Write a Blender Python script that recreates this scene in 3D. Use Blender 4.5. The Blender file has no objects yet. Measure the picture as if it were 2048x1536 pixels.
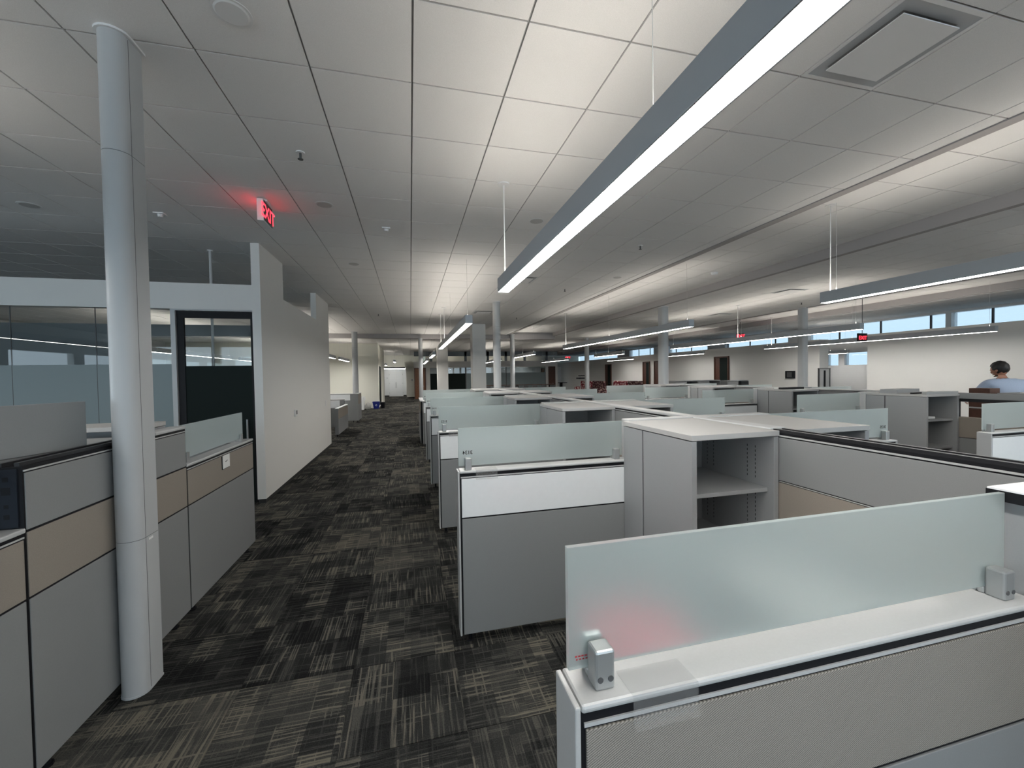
import bpy, bmesh, math, random
from mathutils import Matrix, Vector
random.seed(7)
SC = bpy.context.scene
COL = SC.collection

# ------------------------------------------------------------------ camera
EYE = 1.7714
def cam_axes(yaw, pitch, roll):
    f = Vector((math.sin(yaw)*math.cos(pitch), math.cos(yaw)*math.cos(pitch), math.sin(pitch)))
    r0 = Vector((math.cos(yaw), -math.sin(yaw), 0)); u0 = r0.cross(f)
    r = r0*math.cos(roll) + u0*math.sin(roll); u = -r0*math.sin(roll) + u0*math.cos(roll)
    return r, u, f
CR, CU, CF = cam_axes(.2442, -.0227, -.0158)
cd = bpy.data.cameras.new('camera'); cam = bpy.data.objects.new('camera', cd); COL.objects.link(cam)
cd.sensor_width = 36; cd.lens = 814.99/2048*36; cd.clip_start = .02; cd.clip_end = 300
M = Matrix.Identity(4)
for i in range(3):
    M[i][0] = CR[i]; M[i][1] = CU[i]; M[i][2] = -CF[i]
M[2][3] = EYE
cam.matrix_world = M
SC.camera = cam
def to_px(x, y, z):
    v = Vector((x, y, z-EYE)); d = v.dot(CF)
    if d < .05: return None
    return 1024+814.99*v.dot(CR)/d, 768-814.99*v.dot(CU)/d, d

# ------------------------------------------------------------------ world, exposure
W = bpy.data.worlds.new('sky'); SC.world = W; W.use_nodes = True
bgn = W.node_tree.nodes['Background']
bgn.inputs[0].default_value = (.60, .75, .86, 1); bgn.inputs[1].default_value = 2.6
vs = SC.view_settings
vs.view_transform = 'Standard'; vs.look = 'None'; vs.exposure = 0.75; vs.gamma = 1.0; vs.use_curve_mapping = False
LENS_DOWN = 25.0     # luminous lens under every pendant
LENS_UP = 11.0      # up-light slot on top of every pendant

# ------------------------------------------------------------------ materials
MATS = {}
def nodes(name):
    m = bpy.data.materials.new(name); m.use_nodes = True
    return m, m.node_tree.nodes, m.node_tree.links, m.node_tree.nodes['Principled BSDF']
def mat(name, col, rough=.5, metal=0., noise=0., nscale=40., bump=0., bscale=200., spec=.5, coat=0.):
    m, N, L, b = nodes(name)
    b.inputs['Base Color'].default_value = (*col, 1); b.inputs['Roughness'].default_value = rough
    b.inputs['Metallic'].default_value = metal; b.inputs['Specular IOR Level'].default_value = spec
    b.inputs['Coat Weight'].default_value = coat
    if noise or bump:
        g = N.new('ShaderNodeNewGeometry')
    if noise:
        t = N.new('ShaderNodeTexNoise'); t.inputs['Scale'].default_value = nscale; t.inputs['Detail'].default_value = 4
        L.new(g.outputs['Position'], t.inputs['Vector'])
        mp = N.new('ShaderNodeMapRange'); mp.inputs[1].default_value = .3; mp.inputs[2].default_value = .7
        mp.inputs[3].default_value = 1-noise; mp.inputs[4].default_value = 1+noise
        L.new(t.outputs[0], mp.inputs[0])
        mx = N.new('ShaderNodeVectorMath'); mx.operation = 'SCALE'; mx.inputs[0].default_value = col
        L.new(mp.outputs[0], mx.inputs['Scale']); L.new(mx.outputs[0], b.inputs['Base Color'])
    if bump:
        t = N.new('ShaderNodeTexNoise'); t.inputs['Scale'].default_value = bscale; t.inputs['Detail'].default_value = 2
        L.new(g.outputs['Position'], t.inputs['Vector'])
        bp = N.new('ShaderNodeBump'); bp.inputs['Strength'].default_value = bump; bp.inputs['Distance'].default_value = .002
        L.new(t.outputs[0], bp.inputs['Height']); L.new(bp.outputs[0], b.inputs['Normal'])
    MATS[name] = m
    return m
def emit(name, col, s):
    m, N, L, b = nodes(name)
    b.inputs['Base Color'].default_value = (*[min(1, c) for c in col], 1)
    b.inputs['Emission Color'].default_value = (*col, 1); b.inputs['Emission Strength'].default_value = s
    MATS[name] = m; return m
def glass(name, col, rough, trans=1., alpha=1.):
    m, N, L, b = nodes(name)
    b.inputs['Base Color'].default_value = (*col, 1); b.inputs['Roughness'].default_value = rough
    b.inputs['Transmission Weight'].default_value = trans; b.inputs['IOR'].default_value = 1.45
    MATS[name] = m; return m

mat('wall_paint', (.70, .69, .665), .65, bump=.15, bscale=260)
mat('cream_paint', (.82, .81, .72), .65, bump=.1)
mat('ceiling_tile', (.76, .75, .74), .9, noise=.05, nscale=260, bump=.35, bscale=420)
mat('ceiling_grid', (.28, .28, .28), .6)
mat('soffit', (.37, .35, .345), .8)
mat('panel_grey', (.235, .240, .243), .55, noise=.03, nscale=300, bump=.1, bscale=700)
mat('cabinet_grey', (.30, .308, .312), .45, noise=.02, nscale=300)
mat('cabinet_top', (.43, .425, .415), .5, noise=.02, nscale=200)
mat('cap_silver', (.47, .475, .475), .35, noise=.02, nscale=150)
mat('clip_silver', (.42, .43, .43), .35, metal=.6)
mat('panel_tan', (.265, .232, .200), .9, noise=.07, nscale=350, bump=.3, bscale=900)
mat('panel_white', (.78, .80, .81), .22, noise=.01, nscale=30)
mat('black_frame', (.010, .010, .012), .5, spec=.2)
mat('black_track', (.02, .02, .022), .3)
mat('dark_grey', (.07, .072, .075), .5)
mat('column_paint', (.44, .45, .455), .38, bump=.08, bscale=500)
mat('white_metal', (.72, .72, .72), .4)
mat('fixture_body', (.42, .44, .46), .5)
mat('speaker_grille', (.5, .49, .48), .8)
mat('cable', (.55, .55, .54), .4)
mat('cord_white', (.85, .85, .83), .5)
mat('work_top', (.62, .62, .60), .35)
mat('white_laminate', (.80, .80, .80), .35)
mat('wood', (.20, .072, .024), .45, noise=.25, nscale=14)
mat('dark_wood', (.075, .026, .014), .45, noise=.25, nscale=14)
mat('brown_laminate', (.085, .035, .022), .5, noise=.15, nscale=20)
mat('red_cushion', (.50, .025, .06), .8)
mat('steel_dark', (.016, .020, .028), .5, spec=.2)
mat('blue_plastic', (.008, .02, .22), .4)
mat('bag_plastic', (.42, .42, .40), .4)
mat('skin', (.36, .17, .11), .55)
mat('hair', (.012, .010, .009), .55, noise=.4, nscale=60)
mat('shirt', (.40, .48, .62), .85, noise=.05, nscale=120)
mat('trousers', (.03, .035, .05), .9)
mat('shoe', (.02, .015, .012), .5)
mat('film_dark', (.010, .016, .015), .6, spec=.1)
mat('film_frost', (.20, .245, .255), .55)
mat('ink', (.012, .012, .012), .6)
mat('ink_red', (.45, .05, .06), .6)
mat('paper', (.78, .78, .76), .7)
mat('concrete', (.34, .33, .31), .8, noise=.1, nscale=6)
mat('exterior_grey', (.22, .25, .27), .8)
mat('foliage', (.03, .05, .05), .9)
mat('baseboard', (.02, .02, .02), .6)
emit('lens_down', (1., .975, .93), LENS_DOWN)
emit('lens_up', (1., .93, .83), LENS_UP)
emit('exit_red', (1., .03, .05), 2.2)
glass('clear_glass', (.93, .97, .965), .0)
glass('solar_glass', (.245, .275, .295), .0)
def thin_clear(name):
    m, N, L, b = nodes(name); out = N['Material Output']
    t = N.new('ShaderNodeBsdfTransparent'); t.inputs[0].default_value = (.97, .97, .97, 1)
    b.inputs['Base Color'].default_value = (.8, .8, .8, 1); b.inputs['Roughness'].default_value = .05
    x = N.new('ShaderNodeMixShader'); x.inputs[0].default_value = .07; L.new(t.outputs[0], x.inputs[1]); L.new(b.outputs[0], x.inputs[2]); L.new(x.outputs[0], out.inputs[0])
    MATS[name] = m
thin_clear('acrylic')

def frosted():
    m, N, L, b = nodes('frosted_glass')
    out = N['Material Output']
    b.inputs['Base Color'].default_value = (.90, .95, .945, 1); b.inputs['Roughness'].default_value = .36
    b.inputs['Transmission Weight'].default_value = 1.0; b.inputs['IOR'].default_value = 1.25
    d = N.new('ShaderNodeBsdfDiffuse'); d.inputs[0].default_value = (.64, .71, .705, 1)
    t = N.new('ShaderNodeBsdfTranslucent'); t.inputs[0].default_value = (.68, .75, .745, 1)
    a = N.new('ShaderNodeMixShader'); a.inputs[0].default_value = .42
    L.new(d.outputs[0], a.inputs[1]); L.new(t.outputs[0], a.inputs[2])
    c = N.new('ShaderNodeMixShader'); c.inputs[0].default_value = .36
    L.new(b.outputs[0], c.inputs[1]); L.new(a.outputs[0], c.inputs[2]); L.new(c.outputs[0], out.inputs[0])
    MATS['frosted_glass'] = m
frosted()

def fabric():
    m, N, L, b = nodes('woven_fabric')
    b.inputs['Roughness'].default_value = .95; b.inputs['Specular IOR Level'].default_value = .15
    g = N.new('ShaderNodeNewGeometry'); mp = N.new('ShaderNodeMapping'); L.new(g.outputs['Position'], mp.inputs[0])
    mp.inputs['Rotation'].default_value = (0, math.radians(28), 0)
    w1 = N.new('ShaderNodeTexWave'); w1.bands_direction = 'Z'; w1.inputs['Scale'].default_value = 72; w1.inputs['Distortion'].default_value = 1.2
    w1.inputs['Detail'].default_value = 2; w1.inputs['Detail Scale'].default_value = 30
    L.new(mp.outputs[0], w1.inputs[0])
    n = N.new('ShaderNodeTexNoise'); n.inputs['Scale'].default_value = 420; L.new(g.outputs['Position'], n.inputs['Vector'])
    ad = N.new('ShaderNodeMath'); ad.operation = 'MULTIPLY_ADD'; ad.inputs[1].default_value = .55
    L.new(n.outputs[0], ad.inputs[0]); 
    s = N.new('ShaderNodeMath'); s.operation = 'MULTIPLY'; s.inputs[1].default_value = .55; L.new(w1.outputs[1], s.inputs[0]); L.new(s.outputs[0], ad.inputs[2])
    r = N.new('ShaderNodeValToRGB'); r.color_ramp.elements[0].position = .18; r.color_ramp.elements[1].position = .85
    r.color_ramp.elements[0].color = (.115, .105, .095, 1); r.color_ramp.elements[1].color = (.40, .37, .33, 1)
    L.new(ad.outputs[0], r.inputs[0]); L.new(r.outputs[0], b.inputs['Base Color'])
    bp = N.new('ShaderNodeBump'); bp.inputs['Strength'].default_value = .5; bp.inputs['Distance'].default_value = .002
    L.new(ad.outputs[0], bp.inputs['Height']); L.new(bp.outputs[0], b.inputs['Normal'])
    MATS['woven_fabric'] = m
fabric()

TILE = .6096
def carpet():
    m, N, L, b = nodes('carpet')
    b.inputs['Roughness'].default_value = 1.0; b.inputs['Specular IOR Level'].default_value = .05
    def math_(op, a, c=None, v=None):
        n = N.new('ShaderNodeMath'); n.operation = op
        for i, q in enumerate((a, c)):
            if q is None: continue
            if isinstance(q, (int, float)): n.inputs[i].default_value = q
            else: L.new(q, n.inputs[i])
        return n.outputs[0]
    def mixf(f, a, c):
        n = N.new('ShaderNodeMix'); n.data_type = 'FLOAT'; 
        for i, q in ((0, f), (2, a), (3, c)):
            if isinstance(q, (int, float)): n.inputs[i].default_value = q
            else: L.new(q, n.inputs[i])
        return n.outputs[0]
    def comb(x, y, z=0.):
        n = N.new('ShaderNodeCombineXYZ')
        for i, q in enumerate((x, y, z)):
            if isinstance(q, (int, float)): n.inputs[i].default_value = q
            else: L.new(q, n.inputs[i])
        return n.outputs[0]
    g = N.new('ShaderNodeNewGeometry'); sp = N.new('ShaderNodeSeparateXYZ'); L.new(g.outputs['Position'], sp.inputs[0])
    x = math_('DIVIDE', math_('SUBTRACT', sp.outputs[0], .24), TILE); y = math_('DIVIDE', math_('SUBTRACT', sp.outputs[1], .16), TILE)
    cx, cy = math_('FLOOR', x), math_('FLOOR', y)
    fx, fy = math_('SUBTRACT', x, cx), math_('SUBTRACT', y, cy)
    wn = N.new('ShaderNodeTexWhiteNoise'); wn.noise_dimensions = '2D'; L.new(comb(cx, cy), wn.inputs['Vector'])
    ws = N.new('ShaderNodeSeparateColor'); L.new(wn.outputs['Color'], ws.inputs[0])
    turn = math_('FLOORED_MODULO', math_('ADD', cx, cy), 2.)           # quarter-turned
    u = mixf(turn, fx, fy); v = mixf(turn, fy, fx)
    off = math_('MULTIPLY', wn.outputs['Value'], 37.)
    def noise(vec, scale, detail=2.):
        n = N.new('ShaderNodeTexNoise'); n.inputs['Scale'].default_value = scale; n.inputs['Detail'].default_value = detail
        L.new(vec, n.inputs['Vector']); return n.outputs[0]
    def step(val, lo, hi):
        n = N.new('ShaderNodeMapRange'); n.inputs[1].default_value = lo; n.inputs[2].default_value = hi; L.new(val, n.inputs[0]); return n.outputs[0]
    # blocks inside a tile: random rectangles
    uu = math_('ADD', math_('MULTIPLY', u, 3.), math_('MULTIPLY', ws.outputs[0], 7.)); vv = math_('ADD', math_('MULTIPLY', v, 4.), math_('MULTIPLY', ws.outputs[1], 9.))
    b1 = N.new('ShaderNodeTexWhiteNoise'); b1.noise_dimensions = '3D'
    L.new(comb(math_('FLOOR', uu), math_('FLOOR', vv), off), b1.inputs['Vector'])
    b2 = N.new('ShaderNodeTexWhiteNoise'); b2.noise_dimensions = '3D'
    L.new(comb(math_('FLOOR', math_('MULTIPLY', uu, 2.3)), math_('FLOOR', math_('MULTIPLY', vv, 1.4)), math_('ADD', off, 5.)), b2.inputs['Vector'])
    streak = noise(comb(math_('MULTIPLY', u, 52.), math_('MULTIPLY', v, 1.6), off), 1., 3.)
    streak2 = noise(comb(math_('MULTIPLY', u, 2.0), math_('MULTIPLY', v, 40.), math_('ADD', off, 11.)), 1., 3.)
    s1 = step(streak, .50, .60); s2 = step(streak2, .58, .66)
    blk = math_('ADD', math_('MULTIPLY', b1.outputs[0], .45), math_('MULTIPLY', b2.outputs[0], .25))
    tone = math_('ADD', math_('MULTIPLY', ws.outputs[2], .42), blk)
    lines = math_('MAXIMUM', s1, math_('MULTIPLY', s2, .8))
    amt = mixf(math_('GREATER_THAN', b1.outputs[0], .62), .30, .62)
    val = math_('ADD', math_('MULTIPLY', tone, .80), math_('MULTIPLY', math_('SUBTRACT', lines, .35), math_('MULTIPLY', amt, .8)))
    loop = noise(comb(math_('MULTIPLY', sp.outputs[0], 150.), math_('MULTIPLY', sp.outputs[1], 150.)), 1., 1.)
    val = math_('ADD', val, math_('MULTIPLY', math_('SUBTRACT', loop, .5), .35))
    r = N.new('ShaderNodeValToRGB'); e = r.color_ramp.elements
    e[0].position = .08; e[0].color = (.011, .011, .0115, 1); e[1].position = .95; e[1].color = (.16, .145, .115, 1)
    q = e.new(.38); q.color = (.036, .0365, .035, 1); q = e.new(.62); q.color = (.080, .078, .070, 1)
    L.new(val, r.inputs[0]); L.new(r.outputs[0], b.inputs['Base Color'])
    bp = N.new('ShaderNodeBump'); bp.inputs['Strength'].default_value = .6; bp.inputs['Distance'].default_value = .003
    L.new(loop, bp.inputs['Height']); L.new(bp.outputs[0], b.inputs['Normal'])
    MATS['carpet'] = m
carpet()

def upholstery(name, base, spot):
    m, N, L, b = nodes(name); b.inputs['Roughness'].default_value = .9
    g = N.new('ShaderNodeNewGeometry'); v = N.new('ShaderNodeTexVoronoi'); v.inputs['Scale'].default_value = 6.5
    L.new(g.outputs['Position'], v.inputs['Vector'])
    r = N.new('ShaderNodeValToRGB'); r.color_ramp.interpolation = 'CONSTANT'
    r.color_ramp.elements[0].color = (*spot, 1); r.color_ramp.elements[1].color = (*base, 1); r.color_ramp.elements[1].position = .40
    L.new(v.outputs['Distance'], r.inputs[0]); L.new(r.outputs[0], b.inputs['Base Color']); MATS[name] = m
upholstery('patterned_red', (.22, .02, .035), (.75, .62, .58))
upholstery('patterned_dark', (.05, .012, .016), (.30, .20, .18))

# ------------------------------------------------------------------ mesh helpers
BOXF = [(0, 3, 2, 1), (4, 5, 6, 7), (0, 1, 5, 4), (1, 2, 6, 5), (2, 3, 7, 6), (3, 0, 4, 7)]
class MB:
    def __init__(s): s.v = []; s.f = []
    def box(s, x0, x1, y0, y1, z0, z1):
        if x0 > x1: x0, x1 = x1, x0
        if y0 > y1: y0, y1 = y1, y0
        n = len(s.v)
        s.v += [(x0, y0, z0), (x1, y0, z0), (x1, y1, z0), (x0, y1, z0), (x0, y0, z1), (x1, y0, z1), (x1, y1, z1), (x0, y1, z1)]
        s.f += [tuple(n+i for i in f) for f in BOXF]; return s
    def prism(s, pts, a0, a1, axis='z'):
        n = len(s.v); k = len(pts)
        for a in (a0, a1):
            for p in pts:
                s.v.append({'z': (p[0], p[1], a), 'y': (p[0], a, p[1]), 'x': (a, p[0], p[1])}[axis])
        s.f.append(tuple(n+i for i in range(k-1, -1, -1))); s.f.append(tuple(n+k+i for i in range(k)))
        for i in range(k):
            j = (i+1) % k; s.f.append((n+i, n+j, n+k+j, n+k+i))
        return s
    def cyl(s, x, y, z0, z1, r, seg=16, r1=None):
        r1 = r if r1 is None else r1; n = len(s.v)
        for z, q in ((z0, r), (z1, r1)):
            for i in range(seg):
                a = 2*math.pi*i/seg; s.v.append((x+q*math.cos(a), y+q*math.sin(a), z))
        s.f.append(tuple(n+i for i in range(seg-1, -1, -1))); s.f.append(tuple(n+seg+i for i in range(seg)))
        for i in range(seg):
            j = (i+1) % seg; s.f.append((n+i, n+j, n+seg+j, n+seg+i))
        return s
    def rod(s, p, q, r, seg=8):
        p, q = Vector(p), Vector(q); d = (q-p).normalized()
        a = d.orthogonal().normalized(); b = d.cross(a); n = len(s.v)
        for c in (p, q):
            for i in range(seg):
                t = 2*math.pi*i/seg; s.v.append(tuple(c+a*(r*math.cos(t))+b*(r*math.sin(t))))
        s.f.append(tuple(n+i for i in range(seg-1, -1, -1))); s.f.append(tuple(n+seg+i for i in range(seg)))
        for i in range(seg):
            j = (i+1) % seg; s.f.append((n+i, n+j, n+seg+j, n+seg+i))
        return s
    def mesh(s, name):
        me = bpy.data.meshes.new(name); me.from_pydata(s.v, [], s.f); me.update()
        bm = bmesh.new(); bm.from_mesh(me); bmesh.ops.recalc_face_normals(bm, faces=bm.faces); bm.to_mesh(me); bm.free()
        return me
WT = {}          # world position of every object made here
def link(name, me, m, parent=None, bevel=0., smooth=False, at=(0, 0, 0)):
    o = bpy.data.objects.new(name, me); COL.objects.link(o)
    if m: me.materials.clear(); me.materials.append(MATS[m])
    if parent is not None:
        o.parent = parent; o.matrix_parent_inverse = Matrix.Translation(-Vector(WT.get(parent.name, (0, 0, 0))))
    o.location = at; WT[o.name] = tuple(at)
    if bevel:
        bv = o.modifiers.new('edge', 'BEVEL'); bv.width = bevel; bv.segments = 2; bv.limit_method = 'ANGLE'
    if smooth:
        for p in me.polygons: p.use_smooth = True
    return o
def part(name, mb, m, parent=None, bevel=0., smooth=False):
    xs, ys, zs = zip(*mb.v)
    c = ((min(xs)+max(xs))/2, (min(ys)+max(ys))/2, min(zs))
    mb.v = [(x-c[0], y-c[1], z-c[2]) for x, y, z in mb.v]
    return link(name, mb.mesh(name), m, parent, bevel, smooth, c)
def box(name, m, parent, x0, x1, y0, y1, z0, z1, bevel=0.):
    return part(name, MB().box(x0, x1, y0, y1, z0, z1), m, parent, bevel)
def tag(o, label, cat, group=None):
    o['label'] = label; o['category'] = cat
    if group: o['group'] = group
    return o
def thing(name, label, cat, loc=(0, 0, 0), group=None):
    o = bpy.data.objects.new(name, None); COL.objects.link(o); o.location = loc; o.empty_display_size = .1; WT[o.name] = tuple(loc)
    return tag(o, label, cat, group)
def struct(name, mb, m, label, cat, parent=None, bevel=0.):
    o = part(name, mb, m, parent, bevel)
    if parent is None: o['kind'] = 'structure'; o['label'] = label; o['category'] = cat
    return o
def text_mesh(s, size):
    c = bpy.data.curves.new('lettering', 'FONT'); c.body = s; c.size = size; c.align_x = 'CENTER'; c.extrude = .0008; c.offset = size*.012
    o = bpy.data.objects.new('lettering', c); COL.objects.link(o)
    dg = bpy.context.evaluated_depsgraph_get(); me = bpy.data.meshes.new_from_object(o.evaluated_get(dg))
    bpy.data.objects.remove(o); bpy.data.curves.remove(c); return me

# ------------------------------------------------------------------ room shell
ZC = 3.674; GX = .051; GY = 2.7558; TR = .13
XL, XR, YB, YF = -12., 17.45, -9., 38.0
# floor
fl = struct('floor', MB().box(XL, XR+.3, YB, 41, -.06, 0), 'carpet', 'dark grey carpet laid in quarter-turned patterned tiles', 'floor')
cm = MB().box(.002, TILE-.002, .002, TILE-.002, 0, .004).mesh('carpet_tile')
cells = []
for i in range(-22, 12):
    for j in range(0, 36):
        x, y = .24+TILE*i, .16+TILE*j
        q = to_px(x+.3, y+.3, 0)
        if not q or not (-120 < q[0] < 2168 and q[1] < 1700): continue
        if x > .75 or x < -2.1: continue
        if x < -1.75 and y < 11.3: continue
        cells.append((q[2], x, y))
cells.sort()
for k, (d, x, y) in enumerate(cells[:300]):
    link('carpet_tile', cm, 'carpet' if k == 0 else None, fl, at=(x, y, 0))

# ceiling: grid plate, tiles
def ceil_plate(name, x0, x1, y0, y1, z, parent=None, label=''):
    return struct(name, MB().box(x0, x1, y0, y1, z+.011, z+.06), 'ceiling_grid', label, 'ceiling', parent)
T1a, T1b, T2a, T2b = 4.60, 6.82, 11.80, 13.90
ce = ceil_plate('ceiling', XL, 4.49, YB, 41, ZC, None, 'white suspended tile ceiling over the whole office')
ceil_plate('ceiling_bay', 6.92, 11.70, YB, 41, ZC, ce); ceil_plate('ceiling_bay', 14.0, XR+.3, YB, 41, ZC, ce)
ceil_plate('ceiling_tray', T1a, T1b, -6, 19.0, ZC+TR, ce); ceil_plate('ceiling_tray', T2a, T2b, -6, 36, ZC+TR, ce)
ceil_plate('ceiling_bay', T1a-.15, T1b+.15, 19.0, 41, ZC, ce); ceil_plate('ceiling_bay', T1a-.15, T1b+.15, YB, -6, ZC, ce)
ceil_plate('ceiling_bay', T2a-.12, T2b+.12, 36, 41, ZC, ce); ceil_plate('ceiling_bay', T2a-.12, T2b+.12, YB, -6, ZC, ce)
DIFF = {(4, -2), (3, 8), (14, 8), (3, 15), (16, 14)}     # cells that hold an air diffuser
zones = [(XL, 4.49, YB, 18.93, ZC, 0), (6.92, 11.70, YB, 40, ZC, 0), (14.0, XR, YB, 30, ZC, 0), (T1a, T1b, -6, 19.0, ZC+TR, .42), (T2a, T2b, -6, 36, ZC+TR, .30), (XL, 6.9, 19.3, 40, ZC, 0)]
full, cut = [], []
for zi, (x0, x1, y0, y1, z, ox) in enumerate(zones):
    for i in range(-22, 32):
        for j in range(-20, 64):
            a0, a1 = GX+ox+TILE*i, GX+ox+TILE*(i+1); b0, b1 = GY+TILE*j, GY+TILE*(j+1)
            c0, c1, d0, d1 = max(a0, x0), min(a1, x1), max(b0, y0), min(b1, y1)
            if c1-c0 < .03 or d1-d0 < .03: continue
            if zi in (0, 1) and (i, j) in DIFF: continue
            q = to_px((c0+c1)/2, (d0+d1)/2, z)
            if not q or not (-500 < q[0] < 2600 and q[1] > -500): continue
            vis = -60 < q[0] < 2110 and q[1] > -70
            (full if (c1-c0 > .6 and d1-d0 > .6) else cut).append((q[2] + (0 if vis else 30), c0, c1, d0, d1, z))
tm = MB(); g = .006
tm.v = [(g, g, 0), (TILE-g, g, 0), (TILE-g, TILE-g, 0), (g, TILE-g, 0), (g, g, .012), (TILE-g, g, .012), (TILE-g, TILE-g, .012), (g, TILE-g, .012)]
tm.f = [BOXF[0]]+BOXF[2:]
tmesh = tm.mesh('ceiling_tile')
full.sort()
for k, (d, c0, c1, d0, d1, z) in enumerate(full[:300]):
    link('ceiling_tile', tmesh, 'ceiling_tile' if k == 0 else None, ce, at=(c0, d0, z))
rest = MB()
for d, c0, c1, d0, d1, z in full[300:]+cut: rest.box(c0+g, c1-g, d0+g, d1-g, z, z+.012)
o = part('ceiling_tile_field', rest, 'ceiling_tile', ce); o['kind'] = 'stuff'
# tray edges (soffit trims) and bulkhead
struct('trim_1', MB().box(4.485, 4.60, -6, 19.0, ZC-.012, ZC+TR+.06), 'soffit', 'long grey soffit strip along the near edge of the raised ceiling tray', 'trim')
struct('trim_2', MB().box(6.82, 6.93, -6, 19.0, ZC-.035, ZC+TR+.06), 'soffit', 'grey drop face along the far edge of the first ceiling tray', 'trim')
struct('trim_10', MB().box(4.485, 6.93, 19.0, 19.06, ZC-.03, ZC+TR+.06).box(4.485, 6.93, -6.06, -6, ZC-.03, ZC+TR+.06), 'soffit', 'end faces closing the first ceiling tray', 'trim')
struct('trim_11', MB().box(11.69, 14.02, 36.0, 36.06, ZC-.03, ZC+TR+.06).box(11.69, 14.02, -6.06, -6, ZC-.03, ZC+TR+.06), 'soffit', 'end faces closing the second ceiling tray', 'trim')
struct('trim_3', MB().box(11.69, 11.81, -6, 36, ZC-.012, ZC+TR+.06), 'soffit', 'grey soffit strip along the second ceiling tray', 'trim')
struct('trim_4', MB().box(13.90, 14.02, -6, 36, ZC-.05, ZC+TR+.06), 'soffit', 'pinkish grey drop face beside the clerestory windows', 'trim')
struct('trim_5', MB().box(XL, 6.93, 18.95, 19.25, ZC-.19, ZC+.05), 'soffit', 'dark bulkhead crossing the ceiling at the far end', 'trim')

# walls
LW = -2.025
lw = MB().prism([(6.45, .06), (11.4, .06), (11.4, ZC+.005), (9.98, ZC+.005), (9.98, 3.08), (7.53, 3.08), (7.53, ZC+.005), (6.45, ZC+.005)], LW-.11, LW, 'x')
struct('wall_left', lw, 'wall_paint', 'white office wall with a stepped open notch along its top', 'wall')
struct('baseboard_left', MB().box(LW-.10, LW-.006, 6.46, 11.39, 0, .06), 'baseboard', 'thin black base under the white wall beside the aisle', 'baseboard')
hd = MB().box(-11.9, LW-.11, 6.45, 6.56, 2.735, 3.086)
struct('trim_6', hd, 'wall_paint', 'white header beam over the glazed office front', 'trim')
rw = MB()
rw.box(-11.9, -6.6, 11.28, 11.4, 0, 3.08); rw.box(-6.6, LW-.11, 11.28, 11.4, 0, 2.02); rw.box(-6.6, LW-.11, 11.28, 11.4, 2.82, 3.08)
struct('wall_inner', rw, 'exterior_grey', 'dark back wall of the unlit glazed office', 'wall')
w = part('window_1', MB().box(-6.6, LW-.11, 11.32, 11.335, 2.02, 2.82), 'clear_glass'); w['kind'] = 'structure'; w['label'] = 'strip window in the back wall of the dark office'; w['category'] = 'window'
struct('wall_far_left', MB().box(XL, -1.757, 24.3, 24.6, 0, ZC+.005), 'cream_paint', 'brightly lit cream wall beyond the far left cubicles', 'wall')
struct('wall_corridor', MB().box(-2.15, -1.757-.03, 24.6, 30.2, 0, ZC+.005), 'cream_paint', 'cream return wall beside the far corridor', 'wall')
box('window_2', 'film_dark', None, -1.787, -1.77, 25.2, 26.6, .1, 2.4)['kind'] = 'structure'
bpy.data.objects['window_2']['label'] = 'tall dark glazed sidelight in the far corridor'; bpy.data.objects['window_2']['category'] = 'window'
struct('wall_back', MB().box(-5, 1.2, YF, YF+.2, 0, ZC+.005), 'cream_paint', 'cream end wall around the far white double doors', 'wall')
struct('wall_far_pier', MB().box(-.30, .28, 34.3, 36, .08, 2.9).box(-.30, 1.2, 36, 36.2, 0, 2.9).box(-.42, 1.3, 33.9, 36, 2.55, 2.95), 'cream_paint', 'cream wall stub and soffit right of the far double doors', 'wall')
# far glazed office front
FY = 32.4
fo = MB().box(1.18, 1.5, FY, FY+.12, 0, 2.42).box(.27, 12.05, FY, FY+.12, 2.42, 2.9).box(11.0, 11.22, FY, FY+.12, 0, 2.42).box(11.82, 12.05, FY, FY+.12, 0, 2.42)
struct('wall_far', fo, 'wall_paint', 'far office front with grey header and dark glazing', 'wall')
struct('wall_far_inner', MB().box(1.3, 12., 36.9, 37.0, 0, 2.5), 'exterior_grey', 'inner wall behind the far glazed offices, coloured dark for the dim interior', 'wall')  # dark colour stands in for the dim interior below the header
struct('wall_far_upper', MB().box(1.3, 12., 36.9, 37.0, 2.5, ZC), 'cream_paint', 'upper part of the inner wall, coloured cream so the far clerestory looks lit', 'wall')  # paler colour on the same wall makes the clerestory read as lit
fp = MB()
for q in (1.6, 4.3, 6.1, 7.6, 9.2, 11.1): fp.box(q-.09, q+.09, FY, FY+.12, 2.9, ZC)
fp.box(.3, 12.05, FY, FY+.12, 3.32, ZC)  # dark bar stands in for the unlit ceiling zone above
struct('trim_12', fp, 'exterior_grey', 'dark posts of the far clerestory and a dark bar imitating the dim ceiling', 'trim')
for k, (a, b_) in enumerate([(1.5, 4.3), (4.3, 7.6), (7.6, 11.0)]):
    o = part('window_%d' % (10+k), MB().box(a+.02, b_-.02, FY+.04, FY+.055, 1.94, 2.4), 'clear_glass'); o['kind'] = 'structure'
    o['label'] = ['first', 'second', 'third'][k]+' clear glass strip in the far office front, counted from its left'; o['category'] = 'window'
    box('frosted_band', 'film_dark' if k == 0 else 'film_frost', o, a+.02, b_-.02, FY+.04, FY+.055, .08, 1.94)
    box('mullion', 'dark_grey', o, b_-.03, b_+.03, FY+.02, FY+.09, 0, 2.42)
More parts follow.
